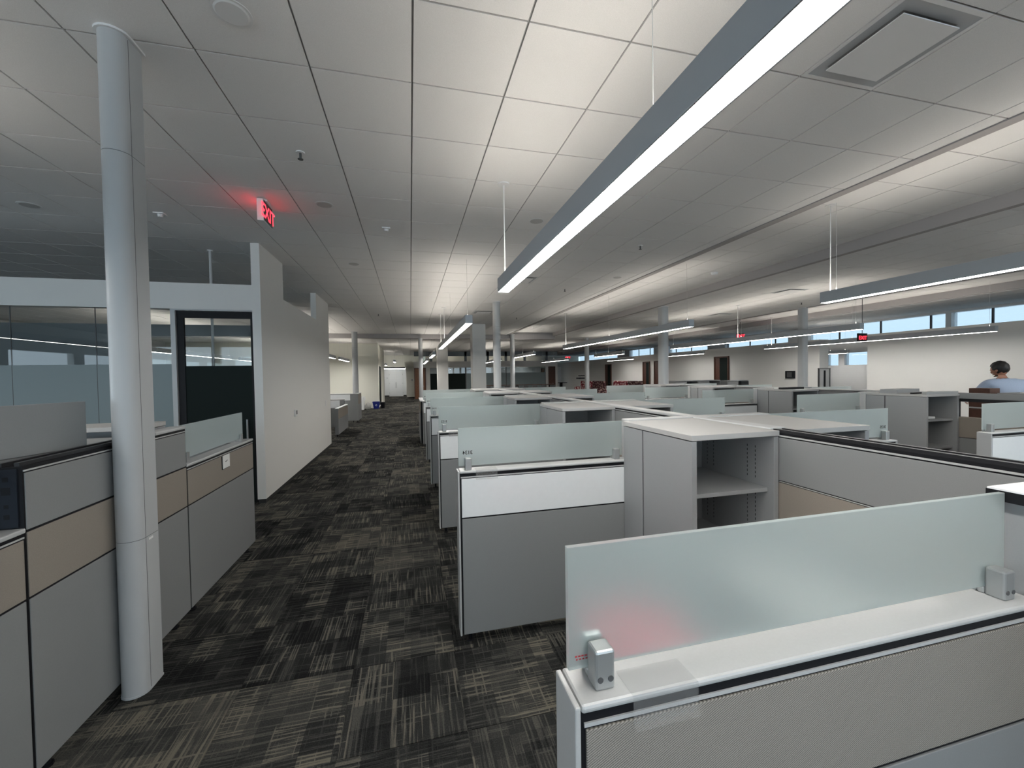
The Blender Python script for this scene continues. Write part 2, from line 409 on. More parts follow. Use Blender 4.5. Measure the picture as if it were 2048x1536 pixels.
# right office wall and clerestory
RX = 14.75
rwall = MB().box(RX, RX+.12, YB, 10.3, 0, 2.92).box(RX, RX+.12, 11.93, 41, 0, 2.90).box(RX+.12, RX+.42, 11.93, 12.05, 0, 2.90).box(RX+.12, XR, 10.18, 10.3, 0, 2.92)
struct('wall_right', rwall, 'wall_paint', 'long white wall of the right-hand private offices', 'wall')
ext = MB().box(XR, XR+.25, YB, 41, 0, 1.95).box(XR, XR+.25, YB, 41, 2.46, 2.86).box(XR, XR+.25, YB, 41, 3.60, ZC+.02)
ext.box(XR, XR+.25, YB, 11.9, 1.95, 2.46).box(XR, XR+.25, 13.05, 13.3, 1.95, 2.46).box(XR, XR+.25, 13.8, 41, 1.95, 2.46)
for a, b_ in [(6.6, 7.5), (9.6, 9.75), (14.6, 15.6), (19.6, 21.0), (24.8, 26.6), (30, 32), (1.6, 2.6), (-4, -3)]: ext.box(XR-.05, XR+.25, a, b_, 2.86, 3.60)
struct('wall_outer_right', ext, 'white_metal', 'outer window wall with clerestory openings on the right', 'wall')
for k, (a, b_, z0, z1, nm) in enumerate([(11.9, 13.05, 1.95, 2.46, 'small square window at the end of the gap between the right offices'), (13.3, 13.8, 1.95, 2.46, 'narrow dark window beside the small square one in the gap'), (YB, 41, 2.86, 3.60, 'long clerestory glazing showing pale sky above the office wall')]):
    o = part('window_%d' % (20+k), MB().box(XR+.1, XR+.115, a, b_, z0, z1), 'solar_glass'); o['kind'] = 'structure'; o['label'] = nm; o['category'] = 'window'
    if k == 2:
        y = 4.
        while y < 30:
            box('mullion', 'dark_grey', o, XR+.08, XR+.13, y, y+.05, z0, z1); y += 1.55
    else: box('mullion', 'dark_grey', o, XR+.07, XR+.14, a, a+.04, z0, z1)
# window walls behind the camera and on the left (seen as reflections and as cool daylight)
rear = MB().box(XL, XR, YB-.2, YB, 0, .35).box(XL, XR, YB-.2, YB, 3.3, ZC+.02)
lout = MB().box(XL-.2, XL, YB, 6.5, 0, .9).box(XL-.2, XL, YB, 6.5, 2.8, ZC+.02).box(XL-.2, XL, 6.5, 41, 0, ZC+.02)
x = XL
while x < XR: rear.box(x, x+.35, YB-.2, YB, .35, 3.3); x += 2.95
y = YB
while y < 6.5: lout.box(XL-.2, XL, y, y+.5, .9, 2.8); y += 3.03
struct('wall_front', rear, 'wall_paint', 'white window wall behind the camera', 'wall')
struct('wall_left_outer', lout, 'wall_paint', 'white outer window wall left of the office', 'wall')
struct('wall_end', MB().box(XL, -5, YF, YF+.2, 0, ZC).box(1.2, XR, 40.5, 40.7, 0, ZC), 'cream_paint', 'pale far end wall right of the corridor', 'wall')

# ------------------------------------------------------------------ columns
def stadium(cx, cy, hx, hy, n=10):
    """outline rounded towards -y and +y"""
    r = hx; pts = []
    for i in range(n+1):
        a = math.pi+math.pi*i/n; pts.append((cx+r*math.cos(a), cy-hy+r+r*math.sin(a)))
    pts += [(cx+hx, cy+hy), (cx-hx, cy+hy)]
    return pts
def column(x, y, hx, hy, top, label, seams=True, turn=False):
    t = thing('support_column', label, 'column', (x, y, 0), 'grey painted steel-clad columns')
    P = stadium(0, 0, hx, hy)
    if turn: P = [(-q[1], q[0]) for q in P]
    P = [(x+a, y+b) for a, b in P]
    sh = [(x+(a-x)*1.0, y+(b-y)*1.0) for a, b in P]
    cuts = [0.012, .88, 3.02, top] if seams else [0.012, top]
    for a, b in zip(cuts[:-1], cuts[1:]):
        o = part('shaft_cover', MB().prism(sh, a+.0015, b-.0015), 'column_paint', t, smooth=True)
        o.modifiers.new('edge', 'EDGE_SPLIT').split_angle = math.radians(30)
    core = [(x+(a-x)*.985, y+(b-y)*.985) for a, b in P]
    part('core', MB().prism(core, 0, top), 'dark_grey', t)
    fo = [(x+(a-x)*1.03, y+(b-y)*1.03) for a, b in P]
    part('foot_ring', MB().prism(fo, 0, .016), 'column_paint', t)
    co = [(x+(a-x)*1.22, y+(b-y)*1.12) for a, b in P]
    part('ceiling_collar', MB().prism(co, ZC-.012, ZC+.002), 'white_metal', t)
    return t
cl = column(-1.543, 2.76, .066, .092, ZC, 'tall rounded grey column in the foreground beside the left cubicles')
box('sticker', 'paper', cl, -1.4772, -1.4762, 2.76, 2.80, .855, .868)
box('seam', 'dark_grey', cl, -1.4775, -1.4766, 2.733, 2.736, .02, ZC-.02)
column(2.22, 10.45, .085, .12, ZC, 'grey column rising behind the first row of frosted partitions')
column(7.2, 10.48, .11, .13, ZC, 'square-edged grey column near the doors in the middle distance')
column(11.72, 9.98, .10, .11, ZC, 'round pale column nearest the gap in the right wall')
column(.47, 18.85, .09, .12, ZC-.19, 'slim grey column at the end of the aisle in front of the orange door')
column(-2.24, 18.2, .11, .12, ZC, 'grey column standing at the far left cubicle corner')
column(4.72, 18.75, .09, .12, ZC-.01, 'slim far column just right of the wide white pier')
column(9.2, 20.2, .10, .12, ZC, 'slim far column in front of the red patterned seats')
p = part('support_pier', MB().box(2.25, 2.745, 14.97, 15.5, 0, ZC), 'wall_paint', bevel=.004); tag(p, 'wide white square pier behind the cubicle rows', 'pillar')
p = part('support_pier', MB().box(1.72, 2.42, 27., 27.5, 0, ZC), 'wall_paint', bevel=.004); tag(p, 'distant white pier in front of the far glazed offices', 'pillar')

# ------------------------------------------------------------------ pendant lights
PZ = 2.61
def pendant(x, y0, y1, label, w=.115, h=.135, cords=(), z=PZ, cables=None, along='y', ceil=None, group='linear pendant lights hung in rows'):
    ceil = ceil or ZC
    if T1a < x < T1b and y0 < 19 or T2a < x < T2b and y0 < 36: ceil = ZC+TR
    t = thing('pendant_light', label, 'light', (x, (y0+y1)/2, z), group)
    a, b = x-w/2, x+w/2; k = .006
    hb = MB().box(a, a+k, y0, y1, z, z+h).box(b-k, b, y0, y1, z, z+h).box(a+k, b-k, y0, y0+k, z, z+h).box(a+k, b-k, y1-k, y1, z, z+h).box(a+k, b-k, y0+k, y1-k, z+h*.45, z+h*.52)
    part('housing', hb, 'fixture_body', t)
    box('lens', 'lens_down', t, a+k, b-k, y0+k, y1-k, z+.001, z+.006)
    box('uplight_strip', 'lens_up', t, a+.02, b-.02, y0+.03, y1-.03, z+h*.94, z+h*.97)
    for yc in (cables if cables is not None else (y0+.12, (y0+y1)/2, y1-.12)):
        c = part('suspension_cable', MB().rod((x, yc, z+h*.5), (x, yc, ceil), .0018, 6), 'cable', t)
        part('gripper', MB().cyl(x, yc, z+h, z+h+.03, .006, 8), 'cable', c)
    for yc in cords:
        c = part('power_cord', MB().rod((x+.008, yc, z+h*.5), (x+.008, yc, ceil), .006, 8), 'cord_white', t, smooth=True)
        part('canopy', MB().cyl(x+.008, yc, ceil-.012, ceil, .06, 24), 'white_metal', c)
    return t
R1 = .935; DR = 4.147
A0, A1, B0, B1, C0, C1 = -2.55, 4.06, 6.55, 13.0, 16.4, 20.1
pendant(R1, A0, A1, 'large lit linear pendant overhead running out of the top of the picture', cords=(4.0,), cables=(1.42, -2.4))
pendant(R1, B0, B1, 'lit linear pendant above the aisle end of the cubicles, just past the large one', cords=(11.5, 12.75), cables=(6.7, 9.6, 12.85))
pendant(R1, C0, 19.6, 'short far pendant in line with the two big aisle pendants')
pendant(R1+DR, A0, A1, 'lit linear pendant cut by the right edge of the picture', cords=(3.98,), cables=(3.9, -2.4))
pendant(R1+DR, B0, B1, 'long lit pendant hanging over the second cubicle bank', cords=(12.85,))
pendant(R1+DR, C0, C1, 'far pendant beyond the long one over the second bank')
pendant(R1+2*DR, B0, B1, 'long pendant crossing in front of the round right column', cords=(9.9,))
pendant(R1+2*DR, C0, 19.3, 'far short pendant hanging beside the clerestory, third row from the aisle')
pendant(R1+2*DR, 23, 28, 'very distant pendant in the third row from the aisle')
pendant(R1+2*DR, A0, 3.2, 'near pendant of the third row, right of the camera')
pendant(R1+3*DR, B0, B1, 'long pendant in front of the right office wall above the standing man', cords=(12.7,))
pendant(R1+3*DR, C0, 19.3, 'pendant near the wooden doors on the right wall, fourth row')
pendant(R1+3*DR, 22.6, 26, 'distant pendant beside the right wall, fourth row')
pendant(R1+3*DR, A0, 4., 'near pendant of the fourth row, outside the right edge')
pendant(R1-DR, A0, 3.4, 'near pendant left of the foreground column')
pendant(R1-2*DR, A0, 4.0, 'pendant over the cubicles far left, reflected in the office glass')
pendant(R1-DR-.05, 13., 19.6, 'pendant over the far left cubicles beyond the white wall')
pendant(R1-2*DR, 13., 19.6, 'pendant deep in the far left bay')
pendant(R1-DR, 20.6, 23.4, 'short pendant lighting the cream far left wall')
pendant(-.88, 24.3, 25.7, 'small pendant end hanging in the far corridor')
pendant(-1.75, 31, 32.5, 'smaller pendant deeper in the far corridor', cables=(31.2,))
pendant(R1+DR, 23, 29.5, 'distant pendant beyond the bulkhead in the second row')
pendant(R1, 23, 29, 'distant pendant beyond the bulkhead in the aisle row')
pendant(16.5, 12.2, 13.6, 'short lit pendant in the gap between the right offices', z=2.40)
pendant(7.2, 34, 36.4, 'pendant added to light the far glazed offices')  # far-office pendants are added to light the cream wall behind them
pendant(3.2, 34, 36.4, 'pendant added to light the far glazed offices, left')
pendant(10.0, 34, 36.4, 'pendant added to light the far glazed offices, right')
pendant(R1-1.5*DR, 20.6, 23.4, 'second short pendant, added to brighten the cream far left wall')  # this pendant and the next are added for more light on the wall
pendant(R1-2*DR, 20.6, 23.4, 'third short pendant, added to brighten the cream far left wall')
t = thing('pendant_light', 'horizontal lit bar hung across the far white double doors', 'light', (-1.4, 36.11, 2.44))
box('housing', 'black_frame', t, -2.42, -.42, 36.05, 36.17, 2.46, 2.58); box('lens', 'lens_down', t, -2.42, -.42, 36.05, 36.17, 2.42, 2.46)
part('suspension_cable', MB().rod((-2.2, 36.11, 2.58), (-2.2, 36.11, ZC), .004, 6).rod((-.6, 36.11, 2.58), (-.6, 36.11, ZC), .004, 6), 'cable', t)

# ------------------------------------------------------------------ ceiling fittings
for i, j in DIFF:
    x0, y0 = GX+TILE*i, GY+TILE*j
    if not (x0+TILE < 4.49 or 6.9 < x0 < 11.1): continue
    near = (i, j) == (4, -2)
    t = thing('air_diffuser', 'square plaque air diffuser in the ceiling '+('beside the large overhead pendant' if near else {(3, 8): 'right of the second aisle pendant', (14, 8): 'above the third pendant row', (3, 15): 'near the far pier', (16, 14): 'far right'}[(i, j)]), 'vent', (x0+.3, y0+.3, ZC))
    fr = MB()
    for q in ((x0+.004, x0+TILE-.004, y0+.004, y0+.03), (x0+.004, x0+TILE-.004, y0+TILE-.03, y0+TILE-.004), (x0+.004, x0+.03, y0+.03, y0+TILE-.03), (x0+TILE-.03, x0+TILE-.004, y0+.03, y0+TILE-.03)):
        fr.box(*q, ZC-.001, ZC+.008)
    part('frame', fr, 'white_metal', t)
    # sloped throat
    th = MB(); n = 0
    o1 = [(x0+.03, y0+.03), (x0+TILE-.03, y0+.03), (x0+TILE-.03, y0+TILE-.03), (x0+.03, y0+TILE-.03)]
    i1 = [(x0+.10, y0+.10), (x0+TILE-.10, y0+.10), (x0+TILE-.10, y0+TILE-.10), (x0+.10, y0+TILE-.10)]
    th.v = [(*p, ZC+.001) for p in o1]+[(*p, ZC+.0065) for p in i1]; th.f = [(k, (k+1) % 4, 4+(k+1) % 4, 4+k) for k in range(4)]
    part('throat', th, 'fixture_body', t)
    box('plaque', 'white_metal', t, x0+.095, x0+TILE-.095, y0+.095, y0+TILE-.095, ZC-.018, ZC-.012)
def ceil_round(name, x, y, label, cat, r, h, m='white_metal', group=None, z=None):
    t = thing(name, label, cat, (x, y, (z or ZC)-h), group)
    part('grille', MB().cyl(x, y, (z or ZC)-h, (z or ZC), r*.8, 28, r), m, t, smooth=False)
    part('rim', MB().cyl(x, y, (z or ZC)-.004, (z or ZC)-.001, r*1.05, 28), 'white_metal', t)
for k, (x, y, l) in enumerate([(-.86, 2.44, 'round white ceiling speaker at the top left of the picture'), (-.88, 4.88, 'round ceiling speaker just right of the red exit sign'), (1.56, 4.87, 'round ceiling speaker left of the large pendant end'), (-3.93, 5.53, 'round ceiling speaker at the far left edge'), (-.88, 7.32, 'round ceiling speaker further along the aisle'), (4.04, 7.4, 'round ceiling speaker beside the soffit strip')]):
    ceil_round('ceiling_speaker', x, y, l, 'speaker', .09, .008, 'speaker_grille' if k else 'white_metal', 'round ceiling speakers')
for x, y, l in [(-.86, 3.8, 'sprinkler head hanging left of the aisle nearest the camera'), (3.38, 5.49, 'sprinkler head under the large pendant on its right'), (3.4, 8.61, 'sprinkler head in the second line behind the large pendant'), (-.9, 12.99, 'sprinkler head far along the aisle ceiling'), (3.47, 13.16, 'sprinkler head near the far grey column'), (10.72, 9.19, 'sprinkler head above the round right column')]:
    t = thing('sprinkler_head', l, 'sprinkler', (x, y, ZC-.06), 'pendent sprinkler heads')
    part('escutcheon', MB().cyl(x, y, ZC-.008, ZC, .035, 20), 'white_metal', t); part('body', MB().cyl(x, y, ZC-.05, ZC-.005, .010, 10), 'dark_grey', t)
    part('deflector', MB().cyl(x, y, ZC-.060, ZC-.056, .022, 14), 'dark_grey', t)
for x, y, l in [(-.26, 5.5, 'small square white detector above the aisle'), (-2.73, 5.52, 'small square white detector left of the exit sign')]:
    t = thing('motion_detector', l, 'detector', (x, y, ZC-.03), 'square ceiling detectors')
    box('plate', 'white_metal', t, x-.05, x+.05, y-.05, y+.05, ZC-.012, ZC); part('eye', MB().cyl(x, y, ZC-.04, ZC-.012, .022, 14, .03), 'white_metal', t)
ceil_round('smoke_detector', 6.1, 7.15, 'white dome smoke detector in the raised ceiling tray', 'detector', .07, .05, z=ZC+TR)

# exit signs
def exit_letters(parent, size, M):
    me = text_mesh('EXIT', size); me.transform(M); link('letters', me, 'exit_red', parent)
t = thing('exit_sign', 'lit red exit sign hanging from the ceiling above the left office', 'sign', (-1.48, 4.90, 3.43))
box('case', 'white_metal', t, -1.515, -1.452, 4.79, 5.08, 3.425, 3.655, .004)
box('canopy', 'white_metal', t, -1.53, -1.44, 4.87, 5.0, 3.655, ZC)
box('face', 'dark_grey', t, -1.452, -1.4505, 4.80, 5.07, 3.435, 3.645)
exit_letters(t, .205, Matrix.Translation((-1.4500, 4.935, 3.47)) @ Matrix.Rotation(math.pi/2, 4, 'Z') @ Matrix.Rotation(math.pi/2, 4, 'X'))
box('letter_back', 'exit_red', t, -1.518, -1.5165, 4.83, 5.04, 3.46, 3.62)
for x, y, z, s, l in [(12.72, 9.0, 2.7, .15, 'red exit sign in front of the right window strip'), (13.3, 14.1, 3.22, .2, 'red exit sign beside the clerestory in the middle distance'), (14.6, 36.4, 3.3, .25, 'faint red exit sign at the far end')]:
    t = thing('exit_sign', l, 'sign', (x, y, z-.1))
    box('case', 'black_frame', t, x-.17, x+.17, y, y+.04, z-.11, z+.11)
    exit_letters(t, s, Matrix.Translation((x, y-.002, z-.07)) @ Matrix.Rotation(math.pi/2, 4, 'X'))
    part('hanger', MB().rod((x, y+.02, z+.11), (x, y+.02, ZC+TR if T2a < x < T2b else ZC), .008, 8), 'dark_grey', t)

# ------------------------------------------------------------------ cubicle system
ZL, ZS, ZT = 1.148, .838, 1.433
Y0, DY = .70, 1.939
def foot(t, x, y):
    part('foot', MB().cyl(x, y, 0.004, .075, .016, 10).cyl(x, y, 0.004, .014, .026, 12), 'black_frame', t)
def screen_clip(parent, x, yf, z, near=False):
    c = MB().box(x-.021, x+.021, yf+.022, yf+.062, z, z+.078).box(x-.021, x+.021, yf+.079, yf+.097, z, z+.078).box(x-.021, x+.021, yf+.062, yf+.079, z, z+.02)
    o = part('clip', c, 'clip_silver', parent, bevel=.005)
    if near:
        for dx in (-.011, .011):
            part('screw', MB().rod((x+dx, yf+.0225, z+.022), (x+dx, yf+.0205, z+.022), .006, 14), 'dark_grey', parent)
def wing(k, xf, xj, xs, label, upper='panel_white', number=None, group=None, yf=None, glass_end=None, near=False, holder=True):
    """partition running across the bank: low part xf..xj with a glass screen, tall part xj..xs at the spine"""
    yf = Y0+DY*k if yf is None else yf
    s = 1 if xj > xf else -1
    t = thing('cubicle_partition', label, 'partition', ((xf+xs)/2, yf+.05, 0), group)
    e = s*.012
    box('frame', 'black_frame', t, xf+e, xj, yf+.005, yf+.095, .075, ZL-.017)
    bl = .002
    for nm, m, a, b in (('upper_panel', upper, ZS+.005, ZL-.051), ('lower_panel', 'panel_grey', .07, ZS-.005)):
        box(nm, m, t, xf+s*.024, xj-s*.010, yf, yf+.016, a, b, bl)
        box(nm, m if nm != 'upper_panel' else 'panel_tan', t, xf+s*.026, xj-s*.006, yf+.084, yf+.10, a, b, bl)
    box('top_rail', 'cap_silver', t, xf+s*.020, xj-s*.008, yf+.0005, yf+.004, ZL-.045, ZL-.037)
    box('top_cap', 'cap_silver', t, xf+s*.013, xj, yf-.004, yf+.104, ZL-.016, ZL, .006)
    box('end_cap', 'cap_silver', t, xf, xf+s*.012, yf-.003, yf+.103, .065, ZL-.002, .003)
    foot(t, xf+s*.07, yf+.05); foot(t, xj-s*.07, yf+.05)
    if xs is not None and abs(xs-xj) > .05:
        box('frame', 'black_frame', t, xj+s*.004, xs, yf+.014, yf+.086, .075, ZT-.02)
        box('tall_panel', 'panel_grey', t, xj+s*.012, xs-s*.004, yf, yf+.016, .07, ZT-.036, bl)
        box('tall_panel', 'panel_grey', t, xj+s*.012, xs-s*.004, yf+.084, yf+.10, .07, ZT-.036, bl)
        box('tall_cap', 'cap_silver', t, xj-s*.012, xs, yf-.004, yf+.104, ZT-.022, ZT, .006)
        box('tall_end_cap', 'cap_silver', t, xj-s*.012, xj+s*.004, yf-.002, yf+.102, ZL, ZT-.022, .003)
    ge = xj-s*.032 if glass_end is None else glass_end
    g = box('glass_screen', 'frosted_glass', t, xf+s*.014, ge, yf+.063, yf+.071+.005, ZL+.021, ZT-.012, .0012)
    screen_clip(g, xf+s*.075, yf, ZL, near); screen_clip(g, ge-s*.06, yf, ZL, near)
    if number:
        me = text_mesh(number, .034); me.transform(Matrix.Translation((xf+s*.075, yf+.0622, ZL+.098)) @ Matrix.Rotation(math.pi, 4, 'Z') @ Matrix.Rotation(math.pi/2, 4, 'X'))
        link('number_decal', me, 'ink', g)
    if holder:
        a, b = xf+s*.118, xf+s*.262
        h = MB().box(a, b, yf-.008, yf+.06, ZL+.0008, ZL+.0035).box(a, b, yf-.0105, yf-.008, ZL-.055, ZL+.0035).box(a, b, yf-.02, yf-.0105, ZL-.058, ZL-.055)
        part('card_holder', h, 'acrylic', t)
    return t
ords = ['nearest', 'second', 'third', 'fourth', 'fifth', 'sixth', 'seventh']
XF, XJ, SP0, SP1 = .285, 1.53, 2.06, 2.165
wing(0, XF, 1.615, 1.62, 'nearest low partition with tweed fabric panel and wide frosted glass screen', 'woven_fabric', near=True, glass_end=1.60)
nums = [None, '3134', '3132', '3130', '3128', '3126', None]
lab = [None, 'low partition with white upper panel and frosted glass, second from the camera along the aisle', 'third aisle partition from the camera, white panel mostly behind glass', 'fourth aisle partition from the camera with frosted screen', 'fifth aisle partition from the camera with frosted screen', 'sixth and last white-panelled aisle partition with frosted screen']
for k in range(1, 6): wing(k, XF, XJ, SP0, lab[k], number=nums[k], group='aisle partitions of the first bank')
XR1, XJR = 4.13, 2.75
for k in range(1, 6):
    wing(k, XR1, XJR, SP1, '%s partition from the camera on the far side of the first cubicle bank, with frosted screen' % ords[k-1], number='3135' if k == 1 else None, group='far-side partitions of the first bank', holder=False)
# end partition closing the bank at the aisle (runs along the aisle)
t = thing('cubicle_partition', 'grey partition end standing along the aisle at the far end of the first bank', 'partition', (.30, 11.4, 0))
box('frame', 'black_frame', t, .24, .33, 10.55, 12.2, .075, ZL-.02); box('lower_panel', 'panel_grey', t, .225, .24, 10.56, 12.19, .07, ZS); box('upper_panel', 'panel_tan', t, .225, .24, 10.56, 12.19, ZS+.006, ZL-.03); box('top_cap', 'cap_silver', t, .222, .334, 10.54, 12.21, ZL-.022, ZL)

def spine(xa, xb, ya, yb, label, bare=False, group=None, rows=None, tan=True):
    t = thing('spine_partition', label, 'partition', ((xa+xb)/2, (ya+yb)/2, 0), group)
    box('frame', 'black_frame', t, xa+.005, xb-.005, ya, yb, .075, ZT-.02)
    for a, b in ((xa, xa+.015), (xb-.015, xb)):
        box('upper_panel', 'panel_grey', t, a, b, ya+.004, yb-.004, 1.137, ZT-.049, .002)
        box('middle_panel', 'panel_tan' if tan else 'panel_grey', t, a, b, ya+.004, yb-.004, ZS+.005, 1.124, .002)
        box('lower_panel', 'panel_grey', t, a, b, ya+.004, yb-.004, .07, ZS-.004, .002)
        box('panel_rail', 'cap_silver', t, (a+.0005) if a == xa else (b-.003), (a+.003) if a == xa else (b-.0005), ya+.004, yb-.004, 1.1285, 1.1325)
        box('panel_rail', 'cap_silver', t, (a+.0005) if a == xa else (b-.004), (a+.004) if a == xa else (b-.0005), ya+.004, yb-.004, ZT-.042, ZT-.034)
    if bare:
        tr = MB().box(xa+.012, xa+.03, ya, yb, ZT-.02, ZT-.004).box(xb-.03, xb-.012, ya, yb, ZT-.02, ZT-.004).box((xa+xb)/2-.008, (xa+xb)/2+.008, ya, yb, ZT-.02, ZT-.008)
        part('open_track', tr, 'black_track', t)
    else: box('top_cap', 'cap_silver', t, xa-.003, xb+.003, ya, yb, ZT-.022, ZT+.001, .006)
    for y in (ya+.3, yb-.3): foot(t, (xa+xb)/2, y)
    return t
spine(SP0, SP1, .12, 1.955, 'long grey and tan spine partition with its top cap missing, black track exposed', bare=True)
spine(SP0, SP1, 1.957, Y0+DY+.1, 'short capped spine segment beside the open grey cabinet')
for k in range(1, 5): spine(SP0, SP1, Y0+DY*k+.102, Y0+DY*(k+1)+.1, '%s capped spine partition behind the open cabinet' % ords[k-1], group='capped spine partitions of the first bank')

def cabinet(x0, x1, y0, y1, label, group=None, groove=True, shelf=(1.085,), holes=False, hand=-1, top_m='cabinet_top', zt=ZT-.008):
    t = thing('storage_cabinet', label, 'cabinet', ((x0+x1)/2, (y0+y1)/2, 0), group)
    th = .02; zb = .03; zk = zt-.03; yb = y1
    g = y1-(y1-y0)*.33
    def side(xa, xb, outer):
        if groove and outer:
            m = part('side_panel', MB().box(xa, xb, y0, g-.012, zb, zk-.004), 'cabinet_grey', t, bevel=.002)
            part('side_panel', MB().box(xa, xb, g+.004, yb, zb, zk-.004), 'cabinet_grey', t, bevel=.002)
            box('groove', 'dark_grey', t, xa+.006, xb-.006, g-.014, g+.006, zb, zk-.004)
        else: box('side_panel', 'cabinet_grey', t, xa, xb, y0, yb, zb, zk-.004, .002)
    side(x0, x0+th*1.6, hand < 0); side(x1-th*1.6, x1, hand > 0)
    box('back_panel', 'cabinet_grey', t, x0+th*1.6, x1-th*1.6, y1-.13, y1-.11, zb, zk-.004)
    box('base', 'cabinet_grey', t, x0+.01, x1-.01, y0+.02, yb-.01, .004, zb+.03)
    for z in shelf: box('shelf', 'cabinet_grey', t, x0+th*1.6, x1-th*1.6, y0+.045, y1-.13, z-.024, z, .002)
    box('shelf', 'cabinet_grey', t, x0+th*1.6, x1-th*1.6, y0+.045, y1-.13, .69, .714)
    box('top', top_m, t, x0-.003, x1+.003, y0-.004, yb, zk, zt, .002)
    if holes:
        h = MB(); xa = x1-th*1.6
        for yy in (y0+.13, y0+.19, y1-.19, y1-.25):
            z = .76
            while z < zk-.08:
                if abs(z-shelf[0]) > .03: h.box(xa-.0006, xa+.001, yy, yy+.004, z, z+.014)
                z += .026
        part('shelf_slots', h, 'black_frame', t)
    return t
for k in range(1, 6):
    yf = Y0+DY*k
    cabinet(1.475, 2.055, yf-.735, yf-.004, ['open grey storage cabinet with two shelves behind the nearest glass screen', 'second open grey cabinet along the spine, behind the first', 'third open grey cabinet along the spine', 'fourth open grey cabinet along the spine', 'fifth and last open grey cabinet along the spine'][k-1], 'open cabinets on the aisle side of the spine', holes=(k == 1))
    cabinet(2.17, 2.745, yf-.735, yf-.004, '%s grey cabinet from the camera on the far side of the spine' % ords[k-1], 'open cabinets on the far side of the spine', hand=1)
# near right cabinet with black-edged white top
t = thing('storage_cabinet', 'grey cabinet with black-edged white top at the right edge of the picture', 'cabinet', (1.86, .45, 0))
box('body', 'cabinet_grey', t, 1.625, 2.05, .14, .695, .004, 1.392, .003); box('door', 'cabinet_grey', t, 1.613, 1.625, .15, .69, .05, 1.385, .003)
box('top', 'white_laminate', t, 1.605, 2.055, .12, .802, 1.424, 1.429); box('top_edge', 'black_frame', t, 1.603, 2.056, .118, .804, 1.394, 1.424)
box('rear_panel', 'cabinet_grey', t, 1.622, 2.05, .695, .80, .07, 1.392)
# work surfaces in the first bays
for k in range(0, 5):
    ya, yb = Y0+DY*k+.105, Y0+DY*(k+1)-.745
    t = thing('work_surface', '%s pale desk top fixed along the spine inside the cubicle' % ords[k], 'desk', (1.75, (ya+yb)/2, 0), 'desk tops inside the aisle cubicles')
    box('top', 'work_top', t, 1.56, 2.05, ya, yb, .715, .742, .003); box('edge_band', 'cord_white', t, 1.548, 1.559, ya, yb, .714, .743)
    box('leg', 'cabinet_grey', t, 1.62, 2.0, ya+.02, ya+.045, .004, .715); box('leg', 'cabinet_grey', t, 1.62, 2.0, yb-.045, yb-.02, .004, .715)
t = thing('mobile_pedestal', 'grey mobile pedestal with red cushion seen blurred through the nearest glass', 'pedestal', (.92, 1.44, 0))
box('body', 'cabinet_grey', t, .72, 1.12, 1.15, 1.72, .05, .60, .006); box('cushion', 'red_cushion', t, .715, 1.125, 1.145, 1.725, .60, .68, .02); box('drawer_front', 'cabinet_grey', t, .71, .72, 1.17, 1.70, .32, .57, .003)
for a in (.77, 1.07):
    for b in (1.2, 1.67): part('caster', MB().cyl(a, b, .004, .05, .022, 10), 'black_frame', t)
# small red maker's stamp on the nearest glass
st = MB()
for q in range(7): st.box(.313+q*.007, .318+q*.007, Y0+.0622, Y0+.0632, ZL+.046, ZL+.049)
for q in range(5): st.box(.315+q*.007, .319+q*.007, Y0+.0622, Y0+.0632, ZL+.040, ZL+.0425)
part('maker_stamp', st, 'ink_red', [o for o in bpy.data.objects if o.name.startswith('glass_screen')][0])

# second bank across the next aisle
X2F, X2J, S20, S21 = 5.33, 6.53, 7.14, 7.245
for k in range(1, 6):
    wing(k, X2F, X2J, S20, '%s frosted partition from the camera in the second cubicle bank' % ords[k-1], group='left-side partitions of the second bank', holder=False)
    yf = Y0+DY*k
    if k > 1:
        cabinet(6.53, 7.13, yf-.735, yf-.004, '%s open grey cabinet of the second bank, counted from the camera' % ords[k-2], 'open cabinets of the second bank')
        if k > 2: spine(S20, S21, Y0+DY*(k-1)+.102, yf+.1, '%s capped spine partition of the second bank' % ords[k-3], group='spine partitions of the second bank')
        if k > 2: wing(k, 9.0, 7.85, S21, '%s partition from the camera on the far side of the second bank' % ords[k-3], group='far-side partitions of the second bank', holder=False)
# stripped spine frame of the second bank
t = thing('spine_partition', 'stripped spine partition with an open frame and one tan panel, right of the second bank cabinet', 'partition', (7.19, 3.3, 0))
ya, yb = 1.9, Y0+2*DY+.1
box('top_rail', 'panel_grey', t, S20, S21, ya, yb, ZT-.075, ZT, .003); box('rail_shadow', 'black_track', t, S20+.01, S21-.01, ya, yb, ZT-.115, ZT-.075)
box('post', 'black_frame', t, S20+.02, S21-.02, yb-.80, yb-.74, .075, ZT-.1); box('post', 'black_frame', t, S20+.02, S21-.02, ya, ya+.06, .075, ZT-.1)
box('middle_panel', 'panel_tan', t, S20, S21, ya+.01, yb-.01, ZS+.003, 1.11, .002); box('lower_panel', 'panel_grey', t, S20, S21, ya+.01, yb-.01, .07, ZS-.004, .002)
for y in (ya+.3, yb-.3): foot(t, 7.19, y)
